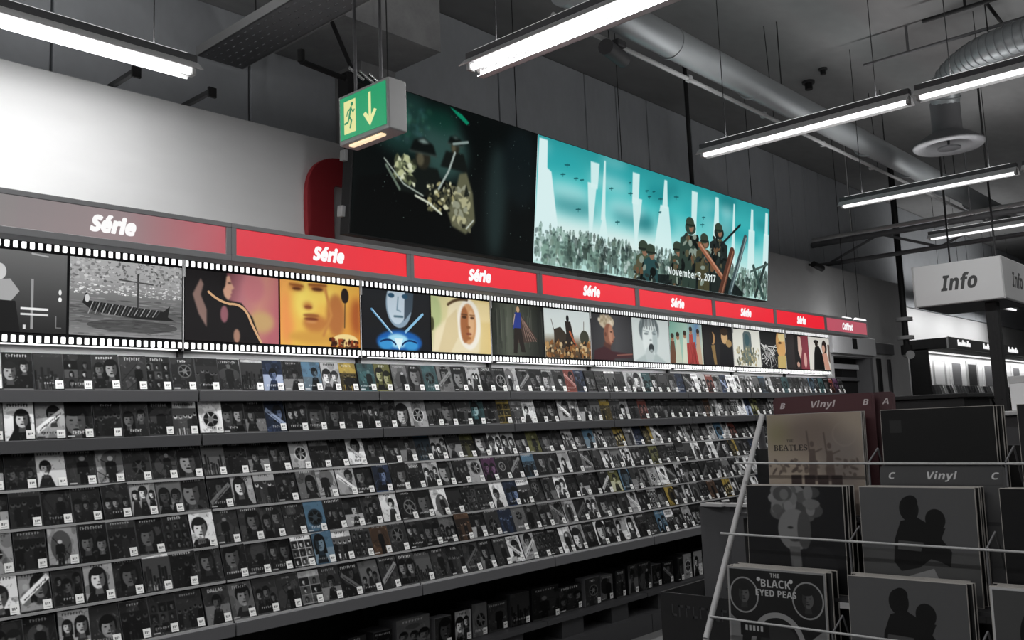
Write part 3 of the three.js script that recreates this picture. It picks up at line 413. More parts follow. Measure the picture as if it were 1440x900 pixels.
  (p, a, k) => { p.lin(0, 0, 1, 0, [[0, '#3a3a3c'], [0.6, '#4c4c4e'], [1, '#3a3a3c']]); k.filter = 'blur(5px)'; p.ell(0.38, 0.17, 0.18, 0.15, '#cfc0a6'); for (let i = 0; i < 24; i++) p.ell(0.36 + rr(-0.16, 0.16), 0.14 + rr(-0.1, 0.1), 0.03, 0.04, pick(['#e6dac4', '#a8987c', '#cdbd9f'])); p.ell(0.42, 0.44, 0.12, 0.24, '#8f5f4c'); p.ell(0.47, 0.42, 0.06, 0.2, '#bd8a70'); p.poly([[0.5, 0.34], [0.57, 0.5], [0.5, 0.55]], '#a87660'); p.poly([[0.3, 0.6], [0.46, 0.66], [0.44, 0.82], [0.26, 0.78]], '#5c3c34'); p.poly([[0.06, 0.8], [0.3, 0.7], [0.5, 0.8], [0.98, 0.84], [0.98, 0.92], [0.55, 0.95], [0.5, 1], [0.04, 1]], '#452a2e'); k.filter = 'blur(2px)'; p.ell(0.48, 0.38, 0.03, 0.015, '#4a2e24'); p.ell(0.5, 0.58, 0.03, 0.014, '#6a3428'); p.ell(0.34, 0.44, 0.025, 0.05, '#6e4636'); p.line([[0.6, 0.88], [0.99, 0.84]], '#8a5c52', 0.03); },
  (p, a, k) => { p.rect(0, 0, 1, 1, '#d3dcda'); k.filter = 'blur(6px)'; p.poly([[0.1, 0.95], [0.35, 0.8], [0.62, 0.8], [0.9, 1], [0, 1]], '#b3c0bf'); p.ell(0.45, 0.26, 0.27, 0.36, '#6a7476'); p.ell(0.47, 0.44, 0.21, 0.44, '#dfe7e5'); p.ell(0.6, 0.5, 0.07, 0.3, '#b4c1c1'); p.ell(0.44, 0.84, 0.12, 0.2, '#c2cdcc'); k.filter = 'blur(3px)'; for (let i = 0; i < 14; i++) p.line([[0.28 + i * 0.026, -0.02], [0.24 + i * 0.032, 0.2 + 0.05 * Math.sin(i * 3)]], i % 3 ? '#5f686a' : '#8a9494', 0.03); p.ell(0.37, 0.35, 0.06, 0.025, '#7a8688'); p.ell(0.58, 0.34, 0.05, 0.025, '#7a8688'); p.line([[0.3, 0.28], [0.44, 0.31]], '#869294', 0.02); p.line([[0.53, 0.31], [0.64, 0.27]], '#869294', 0.02); p.ell(0.48, 0.49, 0.035, 0.02, '#98a4a4'); p.ell(0.49, 0.67, 0.07, 0.1, '#343a3c'); p.ell(0.49, 0.73, 0.045, 0.03, '#a2aeae'); },
  (p, a, k) => { p.lin(0, 0, 1, 0.3, [[0, '#7fb0a0'], [0.5, '#a9c8b8'], [0.8, '#6a8fb4'], [1, '#bfcab8']]); [[0.08, 0.34, '#6a4a38'], [0.24, 0.3, '#c8d0bc'], [0.45, 0.25, '#d6dcc8'], [0.64, 0.14, '#b04a40'], [0.86, 0.18, '#c2a48a']].forEach(([u, v, c]) => { p.poly([[u - 0.05, v + 0.12], [u + 0.05, v + 0.12], [u + 0.1, 1], [u - 0.1, 1]], c); p.ell(u, v + 0.06, 0.045, 0.08, '#a57a60'); p.ell(u, v, 0.05, 0.06, '#3c3028'); }); p.poly([[0.5, 0.5], [0.75, 0.45], [0.85, 1], [0.5, 1]], '#a8403c'); for (let i = 0; i < 12; i++) p.line([[rr(0.5, 0.8), 0.5], [rr(0.5, 0.85), 1]], 'rgba(80,20,20,.4)', 0.012); },
  (p, a, k) => { p.rect(0, 0, 1, 1, '#242324'); k.filter = 'blur(2px)'; p.ell(0.32, 0.32, 0.08, 0.16, '#b78c5c'); p.ell(0.28, 0.3, 0.06, 0.16, '#2a2420'); p.ell(0.72, 0.26, 0.11, 0.18, '#d2ad7c'); p.ell(0.72, 0.12, 0.13, 0.1, '#3c3026'); p.poly([[0.26, 0.5], [0.38, 0.48], [0.42, 0.98], [0.34, 0.98]], '#8f7448'); p.poly([[0.55, 0.45], [0.95, 0.5], [0.98, 1], [0.52, 1]], '#17171a'); p.ell(0.86, 0.42, 0.1, 0.1, '#a88a5c'); },
  (p, a, k) => { p.rect(0, 0, 1, 1, '#e6e6dc'); p.poly([[0.36, 0.12], [0.42, 0.05], [0.6, 0.05], [0.66, 0.12], [0.68, 0.9], [0.34, 0.9]], '#5c6a6c'); p.ell(0.5, 0.28, 0.09, 0.16, '#3f5c62'); p.rect(0.4, 0.45, 0.6, 0.85, '#6f7a70'); for (let i = 0; i < 90; i++) p.ell(rr(0.1, 0.92), rr(0.5, 0.95), rr(0.012, 0.035), rr(0.03, 0.06), pick(['#b8ac84', '#8a8a74', '#c9c0a0', '#6c705e'])); },
  (p, a, k) => { p.rect(0, 0, 1, 1, '#202122'); for (let i = 0; i < 60; i++) p.line([[rr(0, 0.6), rr(0.35, 0.9)], [rr(0, 0.65), rr(0.4, 1)]], pick(['#d8d8d6', '#101010', '#8c8c8a']), 0.025); k.filter = 'blur(2px)'; p.ell(0.82, 0.3, 0.2, 0.42, '#d8a868'); p.ell(0.88, 0.1, 0.16, 0.14, '#e8d49c'); p.ell(0.78, 0.28, 0.07, 0.03, '#503824'); p.line([[0.7, 0.3], [0.68, 0.44]], '#a06c40', 0.03); p.poly([[0.66, 0.66], [1, 0.62], [1, 1], [0.64, 1]], '#c8b070'); },
  (p, a, k) => { p.lin(0, 0, 1, 0, [[0, '#2c2c2c'], [0.6, '#3a2c2c'], [0.65, '#7c3a42'], [1, '#8d3c48']]); k.filter = 'blur(2px)'; p.poly([[0.5, 0.02], [0.66, 0.05], [0.7, 0.4], [0.62, 0.72], [0.5, 0.4]], '#d9b8a8'); p.poly([[0.36, 0], [0.54, 0], [0.52, 0.5], [0.62, 0.8], [0.36, 1]], '#1d1a1a'); p.ell(0.82, 0.72, 0.07, 0.22, '#d8a8a0'); p.ell(0.5, 0.86, 0.06, 0.08, '#caa08c'); },
  (p, a, k) => { p.rect(0, 0, 1, 1, '#e2ded6'); k.filter = 'blur(1.5px)'; p.poly([[0.3, 0.3], [0.48, 0.26], [0.66, 0.55], [0.7, 1], [0.18, 1], [0.24, 0.5]], '#141414'); p.ell(0.36, 0.14, 0.12, 0.05, '#111'); p.ell(0.37, 0.2, 0.07, 0.1, '#2a211c'); p.ell(0.74, 0.3, 0.12, 0.22, '#2c2220'); p.ell(0.7, 0.34, 0.07, 0.12, '#d4a48e'); p.poly([[0.62, 0.5], [0.84, 0.45], [0.96, 0.98], [0.72, 0.98]], '#cf9c88'); p.poly([[0.9, 0.2], [1, 0.2], [1, 0.8], [0.92, 0.7]], '#6a5a54'); },
];
picPaint.forEach((fn, i) => pk.drawImage(layered(PW, PH, (p, k) => fn(p, PH / PW, k)), (i % PC) * PW, Math.floor(i / PC) * PH));
const picTex = tex(pcv), picMat = new THREE.MeshPhysicalMaterial({ color: 0x777777, roughness: 0.7, specularIntensity: 0.15, map: picTex, emissive: 0xffffff, emissiveIntensity: 0.66, emissiveMap: picTex });
const picCell = (i) => { const e = 0.002; const x = (i % PC) / PC, y = Math.floor(i / PC) / PR; return [x + e, 1 - y - 1 / PR + e, x + 1 / PC - e, 1 - y - e]; };
{
  const perfS = new THREE.Shape(); { const w = 0.011, h = 0.017, r = 0.004; perfS.moveTo(-w + r, -h); perfS.lineTo(w - r, -h); perfS.quadraticCurveTo(w, -h, w, -h + r); perfS.lineTo(w, h - r); perfS.quadraticCurveTo(w, h, w - r, h); perfS.lineTo(-w + r, h); perfS.quadraticCurveTo(-w, h, -w, h - r); perfS.lineTo(-w, -h + r); perfS.quadraticCurveTo(-w, -h, -w + r, -h); }
  const perfG = new THREE.ExtrudeGeometry(perfS, { depth: 0.002, bevelEnabled: false, curveSegments: 2 });
  for (let k = 0; k < NB; k++) {
    const t = thing('film_panel', `black film strip light panel with the ${PICT[2 * k]} and ${PICT[2 * k + 1]} pictures`, 'film panel', [X0 + k * BAY, 2.147, 0]);
    const pan = part('panel', [box2(0.004, BAY - 0.004, 0.006, 0.6, -0.045, 0)], M.film, t);
    for (const j of [0, 1]) {
      const g = printBox(0.603, 0.4, 0.004, picCell(2 * k + j)); g.translate(0.311 + j * 0.618, 0.263, 0.002);
      part('picture', [g], picMat, t).userData.label = PICT[2 * k + j] + ' picture';
    }
    const ps = [];
    for (let i = 0; i < 32; i++) for (const y of [0.031, 0.494]) { const x = 0.0194 + i * 0.03878; if (k < 2) { const o = part('perforation', [perfG], M.glowWhite, pan); o.position.set(x, y, 0); } else { const g = perfG.clone(); g.translate(x, y, 0); ps.push(g); } }
    if (ps.length) part('perforation', ps, M.glowWhite, pan).userData.kind = 'stuff';
    part('joint_clip', [rbx(0.016, 0.11, 0.012, 0.003, 0, 0.47, 0.007)], M.lightGrey, t); part('joint_strip', [box2(-0.003, 0.003, 0, 0.55, -0.02, 0.003)], M.lightGrey, t);
  }
}

// ------------------------------------------------------------------ red header signs
{
  const face = (txt, left, right, mid) => {
    const [c, k] = canvas(1024, 128); const g = k.createLinearGradient(0, 0, 1024, 0); g.addColorStop(0, left); if (mid) g.addColorStop(0.55, mid); g.addColorStop(1, right); k.fillStyle = g; k.fillRect(0, 0, 1024, 128);
    k.font = 'italic 900 88px sans-serif'; k.textAlign = 'center'; k.textBaseline = 'middle'; k.save(); k.translate(512, 66); k.scale(0.86, 1); k.lineWidth = 7; k.lineJoin = 'round'; k.strokeStyle = '#fff'; k.strokeText(txt, 0, 0); k.fillStyle = '#fff'; k.fillText(txt, 0, 0); k.restore();
    const m = std(0x402020, 0.4, 0, { emissive: 0xffffff, emissiveIntensity: 0.95, emissiveMap: tex(c) }); return m;
  };
  const red = face('Série', '#ee2133', '#ee2133'), first = face('Série', '#868686', '#b8525c', '#938486'), second = face('Série', '#d93443', '#f0202f'), last = face('Coffret', '#bd5566', '#b05a66');
  for (let k = -1; k < NB; k++) {
    const m = k <= 0 ? first : k === 1 ? second : k === NB - 1 ? last : red, x = X0 + k * BAY;
    const lab = k < 0 ? 'grey header sign beyond the stage light picture' : k === 0 ? 'greyish red header sign above the rowing ship picture' : k === NB - 1 ? 'pinkish red header sign at the far shelf end' : `glowing red header sign in front of the ${PICT[2 * k]} picture`;
    const t = thing('header_sign', lab, 'sign', [x, 2.575, 0.5], 'header signs above the DVD wall');
    const cas = part('casing', [box2(0, BAY, 0.0, 0.205, -0.1, -0.008)], M.signFrame, t);
    for (const [w, h, x2, y2] of [[BAY, 0.034, BAY / 2, 0.017], [BAY, 0.026, BAY / 2, 0.19], [0.03, 0.145, 0.015, 0.105], [0.03, 0.145, BAY - 0.015, 0.105]]) part('frame_bar', [rbx(w, h, 0.02, 0.003, x2, y2, -0.004)], M.signFrame, cas);
    part('downlight', [box2(0.06, BAY - 0.06, 0.02, 0.032, -0.128, -0.101)], M.slot, cas);
    const dn = new THREE.RectAreaLight(0xffffff, CANOPY, BAY - 0.12, 0.03); dn.position.set(BAY / 2, 0.016, -0.1145); dn.rotation.x = -Math.PI / 2 + 0.1; dn.name = 'downlight_light'; t.add(dn);
    const g = printBox(BAY - 0.06, 0.143, 0.006, [0, 0, 1, 1]); g.translate(BAY / 2, 0.1055, -0.004); part('sign_face', [g], m, t);
    part('bracket', [box2(0.05, 0.09, 0.16, 0.2, -0.59, -0.1)], M.darkGrey, t);
    const a = new THREE.RectAreaLight(k < 0 || k === 0 ? 0xd8c4c4 : 0xff3a48, 0.5, BAY - 0.06, 0.14); a.position.set(BAY / 2, 0.1055, 0.012); a.rotation.y = Math.PI; a.name = 'sign_light'; t.add(a);
  }
}

// ------------------------------------------------------------------ DVD covers (two atlases) and cases
const CW = 128, CH = 180, ACOL = 16, AROW = 11, PER = ACOL * AROW;
const atl = [canvas(2048, 2048), canvas(2048, 2048)];
const TONES = [['black', 9], ['charcoal', 22], ['dark grey', 42], ['grey', 92], ['pale grey', 150], ['white', 226]];
const HUES = [['navy', 220, 0.35, 34], ['teal', 185, 0.25, 50], ['brown', 25, 0.3, 55], ['plum', 305, 0.28, 52], ['olive', 60, 0.28, 65], ['rust red', 8, 0.4, 70], ['mustard', 46, 0.42, 105], ['sky blue', 205, 0.25, 100], ['rose', 350, 0.2, 100]];
const MOTIFS = {
  'one large face': (p, c) => { const z = rr(0.22, 0.42), u = rr(0.35, 0.65), v = rr(0.38, 0.55); p.poly([[u - 0.5, 1], [u - 0.25, v + z * 0.95], [u + 0.25, v + z * 0.95], [u + 0.5, 1]], c.l(rr(0.05, 0.3))); paintFace(p, u, v, z, c.l(rr(0.6, 0.85)), c.l(rr(0.02, 0.2)), c.l(rr(0.4, 0.52)), 1.35); },
  'two faces': (p, c) => { for (const e of [-1, 1]) { const z = rr(0.15, 0.26), u = 0.5 + e * rr(0.18, 0.27), v = rr(0.36, 0.56); p.poly([[u - 0.28, 1], [u - 0.12, v + z], [u + 0.12, v + z], [u + 0.28, 1]], c.l(rr(0.05, 0.3))); paintFace(p, u, v, z, c.l(rr(0.55, 0.85)), c.l(rr(0.02, 0.22)), c.l(rr(0.38, 0.5)), 1.3); } },
  'three heads': (p, c) => { for (let i = 0; i < 3; i++) { const u = 0.2 + i * 0.3 + rr(-0.04, 0.04), v = rr(0.35, 0.6), z = rr(0.1, 0.17); p.poly([[u - 0.2, 1], [u - 0.08, v + z], [u + 0.08, v + z], [u + 0.2, 1]], c.l(rr(0.04, 0.3))); paintFace(p, u, v, z, c.l(rr(0.55, 0.85)), c.l(rr(0.02, 0.2)), c.l(rr(0.22, 0.4)), 1.3); } },
  'a lone figure': (p, c) => { p.ell(rr(0.3, 0.7), rr(0.3, 0.7), rr(0.3, 0.5), rr(0.2, 0.4), c.l(rr(0.3, 0.55))); for (let i = 0; i < 8; i++) p.line([[rnd(), rr(0.2, 1)], [rnd(), rr(0.2, 1)]], c.l(rr(0.05, 0.5)), rr(0.005, 0.02)); paintFigure(p, rr(0.3, 0.7), rr(0.15, 0.35), rr(0.92, 1.2), c.l(rr(0.02, 0.2)), c.l(rr(0.5, 0.8)), rr(1.3, 2)); },
  'a row of figures': (p, c) => { p.rect(0, rr(0.2, 0.4), 1, rr(0.6, 0.8), c.l(rr(0.2, 0.5))); const n = 4 + Math.floor(rnd() * 3); for (let i = 0; i < n; i++) { const u = (i + 0.5) / n + rr(-0.03, 0.03), v = rr(0.28, 0.46); paintFigure(p, u, v, rr(1, 1.2), c.l(rr(0.02, 0.42)), c.l(rr(0.5, 0.75)), 1.45); p.ell(u, v + 0.03, 0.05, 0.03, c.l(0.08)); } },
  'a slanted title band': (p, c) => { paintFace(p, rr(0.5, 0.7), rr(0.3, 0.45), rr(0.18, 0.28), c.l(0.6), c.l(0.1), c.l(0.3), 1.3); const d = rr(-0.1, 0.1), e = rnd() > 0.5; p.poly([[0, 0.3 + d], [0.1, 0.18 + d], [1, 0.7 + d], [0.92, 0.84 + d]].map(([u, v]) => [e ? u : 1 - u, v]), c.l(rr(0.7, 0.95))); for (let i = 0; i < 11; i++) p.line([[0.14 + i * 0.068, 0.31 + d + i * 0.041], [0.15 + i * 0.068 + rr(0, 0.03), 0.345 + d + i * 0.041 + rr(-0.02, 0.02)]].map(([u, v]) => [e ? u : 1 - u, v]), c.l(rr(0.1, 0.4)), rr(0.012, 0.03)); },
  'a dark skyline': (p, c) => { p.rect(0, 0.1, 1, 0.8, c.l(rr(0.25, 0.6))); for (let i = 0; i < 9; i++) { const h = rr(0.3, 0.7); p.rect(i / 9, h, (i + 1) / 9 - rr(0, 0.04), 1, c.l(rr(0.02, 0.22))); } for (let i = 0; i < 30; i++) p.rect(i / 30, rr(0.6, 0.95), i / 30 + 0.014, rr(0.95, 0.98), c.l(rr(0.2, 0.7))); },
  'a round emblem': (p, c) => { const u = rr(0.4, 0.6), v = rr(0.4, 0.6), z = rr(0.24, 0.38); p.ell(u, v, z, z * 0.72, c.l(rr(0.45, 0.75))); p.ell(u, v, z * 0.82, z * 0.59, c.l(0.12)); for (let i = 0; i < 6; i++) { const a = i * 1.05 + c.j; p.line([[u, v], [u + Math.cos(a) * z * 0.75, v + Math.sin(a) * z * 0.54]], c.l(rr(0.4, 0.8)), 0.03); } p.ell(u, v, z * 0.35, z * 0.25, c.l(0.6)); },
  'a pale lower half': (p, c) => { p.rect(0, rr(0.45, 0.6), 1, 1, c.l(rr(0.66, 0.85))); const z = rr(0.15, 0.25), u = rr(0.3, 0.7), v = rr(0.35, 0.5); p.poly([[u - 0.3, 1], [u - 0.14, v + z], [u + 0.14, v + z], [u + 0.3, 1]], c.l(rr(0.05, 0.3))); paintFace(p, u, v, z, c.l(rr(0.55, 0.8)), c.l(0.08), c.l(0.34), 1.3); },
  'a portrait grid': (p, c) => { const nx = 2 + Math.floor(rnd() * 2), ny = 3; for (let i = 0; i < nx * ny; i++) { const w = 1 / nx, u = (i % nx) * w, v = 0.18 + Math.floor(i / nx) * 0.25; p.rect(u + 0.015, v, u + w - 0.015, v + 0.23, c.l(rr(0.08, 0.5))); paintFace(p, u + w / 2 + rr(-0.03, 0.03), v + 0.12, rr(0.06, 0.09), c.l(rr(0.5, 0.85)), c.l(0.06), c.l(0.35), 1.3); } },
};
const MN = [...Object.keys(MOTIFS), 'one large face', 'two faces', 'three heads', 'two faces', 'a row of figures', 'one large face', 'a lone figure', 'a pale lower half'];
const LEGIBLE = ['CASTLE', 'DALLAS', 'GIRLS', 'CRIMINAL MINDS'];
function paintCover(idx, tone, motif, word) {
  const [, k] = atl[Math.floor(idx / PER)], i = idx % PER, x = (i % ACOL) * CW, y = Math.floor(i / ACOL) * CH, p = P(k, x, y, CW, CH);
  const hue = tone.length === 4, base = hue ? tone[3] : tone[1], H = hue ? tone[1] : 0, S = hue ? tone[2] : 0, lift = base / 255;
  const light = base > 120;
  const c = { j: rr(-0.5, 0.5), g: rr(0.5, 1.1), l: (v) => { const q = light ? Math.max(0.05, v * 0.8 - 0.05 + (v > 0.6 ? 0.25 : 0)) : Math.pow(v, 1.5) * (0.82 + 0.3 * lift) * c.g; return `hsl(${H},${Math.round(S * 100 * (v > 0.55 ? 0.5 : 1))}%,${Math.round(Math.min(0.95, q) * 100)}%)`; } };
  k.save(); k.beginPath(); k.rect(x, y, CW, CH); k.clip();
  p.rect(0, 0, 1, 1, `hsl(${H},${Math.round(S * 100)}%,${Math.round(lift * 100)}%)`);
  for (let n = 0; n < 9; n++) p.ell(rnd(), rnd(), rr(0.06, 0.25), rr(0.05, 0.18), `hsla(${H},${Math.round(S * 80)}%,${Math.round(rr(0, light ? 90 : 40))}%,.3)`);
  for (let n = 0; n < 26; n++) { const a = rr(0, 3), u = rnd(), v = rnd(), q = rr(0.02, 0.1); p.line([[u, v], [u + Math.cos(a) * q, v + Math.sin(a) * q]], `hsla(${H},${Math.round(S * 60)}%,${Math.round(rr(5, light ? 60 : 70))}%,.4)`, rr(0.008, 0.03)); }
  MOTIFS[motif](p, c);
  const ink = light ? g8(rr(10, 60)) : g8(rr(150, 235));
  if (word) { const ws = word.split(' '); ws.forEach((s, n) => p.text(s, 0.5, 0.1 + n * 0.1, s.length > 6 ? 0.1 : 0.125, ink)); }
  else {                                           // lettering too small to read: rows of strokes
    const v0 = pick([0.05, 0.07, 0.78]), n = 4 + Math.floor(rnd() * 6), hgt = rr(0.045, 0.085); let u = 0.5 - n * 0.045;
    for (let q = 0; q < n; q++) { p.rect(u, v0, u + 0.028, v0 + hgt, ink); if (q % 2) p.rect(u, v0 + hgt * 0.4, u + 0.06, v0 + hgt * 0.6, ink); else p.rect(u, v0, u + 0.06, v0 + hgt * 0.25, ink); u += 0.09; }
  }
  for (let n = 0; n < 16; n++) p.ell(rnd(), rr(0.55, 1), rr(0.01, 0.06), rr(0.008, 0.03), `hsla(${H},${Math.round(S * 60)}%,${Math.round(rr(2, 80))}%,.35)`, rr(0, 3));
  if (rnd() < 0.5) p.rect(0, 0.94, 1, 1, light ? c.l(0.2) : c.l(0.55)); if (rnd() < 0.3) p.rect(0.04, 0.9, 0.3, 0.93, ink);
  k.restore();
}
const coverCell = (idx) => { const i = idx % PER, e = 0.0008, u = (i % ACOL) * CW / 2048, v = Math.floor(i / ACOL) * CH / 2048; return [u + e, 1 - v - CH / 2048 + e, u + CW / 2048 - e, 1 - v - e]; };
const CASE_W = 0.1345, CASE_H = 0.19, CASE_D = 0.015;
const caseG = bx(CASE_W, CASE_H, CASE_D, 0, CASE_H / 2, -CASE_D / 2), coverG = (idx) => { const g = printBox(CASE_W - 0.005, CASE_H - 0.005, 0.0012, coverCell(idx)); g.translate(0, CASE_H / 2, 0.0004); return g; };
const tagG = bx(0.036, 0.041, 0.0012, 0.043, 0.03, 0.0035);
const [tcv, tk] = canvas(64, 64); tk.fillStyle = '#e4e4e2'; tk.fillRect(0, 0, 64, 64); tk.fillStyle = '#6a6a6a'; tk.fillRect(14, 20, 12, 18); tk.fillRect(30, 20, 8, 18); tk.fillRect(42, 20, 9, 11); tk.fillStyle = '#a0a0a0'; tk.fillRect(10, 48, 44, 4);
const tagM = std(0xffffff, 0.6, 0, { map: tex(tcv) });
const slots = [], camP = camera.position;
for (const k of BAYS) ROWS.forEach(([y, z, tilt], r) => {
  for (let i = 0; i < 9; i++) {
    const x = X0 + k * BAY + 0.07 + i * 0.1375 + rr(-0.0012, 0.0012), zz = z + rr(0.001, 0.014);
    const v = new THREE.Vector3(x, y + 0.1, zz); slots.push({ x, y, z: zz, r, tilt: (tilt + rr(-1.2, 1.2)) * Math.PI / 180, yaw: r < 2 ? rr(-0.1, 0.03) : rr(-0.03, 0.01), roll: rnd() < 0.12 ? rr(-0.03, 0.03) : 0, d: v.distanceTo(camP), tagged: rnd() < 0.86, pic: Math.floor((x - X0) / (BAY / 2)), v });
  }
});
camera.updateMatrixWorld(true); camera.updateProjectionMatrix();
for (const s of slots) { const n = s.v.clone().project(camera); s.view = Math.abs(n.x) < 1.04 && Math.abs(n.y) < 1.06; }
slots.sort((a, b) => (b.view - a.view) || a.d - b.d);
const RN = ['top', 'second', 'third', 'fourth', 'fifth', 'sixth', 'bottom'];
const used = new Set(), cells = { grey: [], mixed: [] };
const placeDvd = (o, s) => { o.position.set(s.x, s.y + (s.roll ? Math.abs(Math.sin(s.roll)) * CASE_W / 2 : 0), s.z); o.rotation.order = 'YXZ'; o.rotation.set(-s.tilt, s.yaw, s.roll); };
const coverMats = [null, null], restG = [[], [], [], []];
const coverMat = (idx) => coverMats[Math.floor(idx / PER)];
for (let a = 0; a < 2; a++) coverMats[a] = new THREE.MeshPhysicalMaterial({ color: 0xffffff, roughness: 0.55, specularIntensity: 0.25, map: tex(atl[a][0]) });
slots.forEach((s, n) => {
  const colour = s.x < 2.9 ? 'grey' : 'mixed';
  let idx;
  if (n < 300) {
    let tone, motif, key, tries = 0, word = null;
    do {
      motif = pick(MN);
      const q = rnd();
      tone = colour !== 'grey' && q < 0.13 ? pick(HUES) : pick([TONES[0], TONES[0], TONES[1], TONES[1], TONES[2], TONES[2], TONES[2], TONES[3], TONES[4], TONES[4], TONES[5]]);
      key = `${tone[0]} DVD with ${motif}, ${RN[s.r]} row under the ${PICT[Math.max(0, Math.min(15, s.pic))]} picture`;
    } while (used.has(key) && tries++ < 60);
    used.add(key); idx = n; if (rnd() < 0.05) word = pick(LEGIBLE);
    paintCover(idx, tone, motif, word); cells[colour].push(idx);
    const t = thing('dvd_case', key, 'DVD', [0, 0, 0], 'DVDs on the shelf wall'); placeDvd(t, s);
    part('case', [caseG], M.casePlastic, t); const cv = part('cover', [coverG(idx)], coverMat(idx), t);
    if (s.tagged) part('price_tag', [tagG], tagM, cv);
  } else {
    idx = pick(cells[colour].length ? cells[colour] : cells.grey);
    const o = new THREE.Object3D(); placeDvd(o, s); o.updateMatrix();
    restG[0].push(caseG.clone().applyMatrix4(o.matrix)); restG[1 + Math.floor(idx / PER)].push(coverG(idx).applyMatrix4(o.matrix)); if (s.tagged) restG[3].push(tagG.clone().applyMatrix4(o.matrix));
  }
});
{
  const t = thing('dvd_cases', 'many small DVD cases filling the far end of the shelf wall', 'DVDs'); t.userData.kind = 'stuff';
  const mk = (n, g, m) => { if (g.length) part(n, g, m, t).userData.kind = 'stuff'; };
  mk('case', restG[0], M.casePlastic); mk('cover', restG[1], coverMats[0]); mk('cover', restG[2], coverMats[1]); mk('price_tag', restG[3], tagM);
}
{ // box sets on the base shelf
  let x = 3.3, n = 0; const seen = new Set();
  while (x < 10.6 && n < 50) {
    const w = pick([0.135, 0.135, 0.145, 0.19, 0.28, 0.1]), h = rr(0.17, 0.23), d = rr(0.06, 0.16); let tone, motif, key, tr = 0;
    do { tone = pick(TONES.slice(0, 5)); motif = pick(MN); key = `${tone[0]} boxed set with ${motif} on the low base shelf`; } while (seen.has(key) && tr++ < 80);
    seen.add(key); const idx = 300 + n; paintCover(idx, tone, motif, null);
    const t = thing('box_set', key, 'box set', [x + w / 2, 0.3, 0.36 + rr(-0.02, 0.03)], 'boxed sets on the base shelf'); t.rotation.y = rr(-0.05, 0.05);
    part('box', [rbx(w, h, d, 0.002, 0, h / 2, -d / 2)], pick([M.casePlastic, M.darkGrey, M.midGrey]), t);
    const g = printBox(w - 0.004, h - 0.004, 0.001, coverCell(idx)); g.translate(0, h / 2, 0.0004); part('cover', [g], coverMat(idx), t);
    const p = part('price_tag', [tagG], tagM, t); p.position.x = w / 2 - 0.068;
    x += w + rr(0.012, 0.05); n++;
  }
}

for (const [c, k] of atl) { const [c2, k2] = canvas(2048, 2048); k2.drawImage(c, 0, 0); k.filter = 'blur(1.5px)'; k.drawImage(c2, 0, 0); k.filter = 'none'; }   // the print's own softness

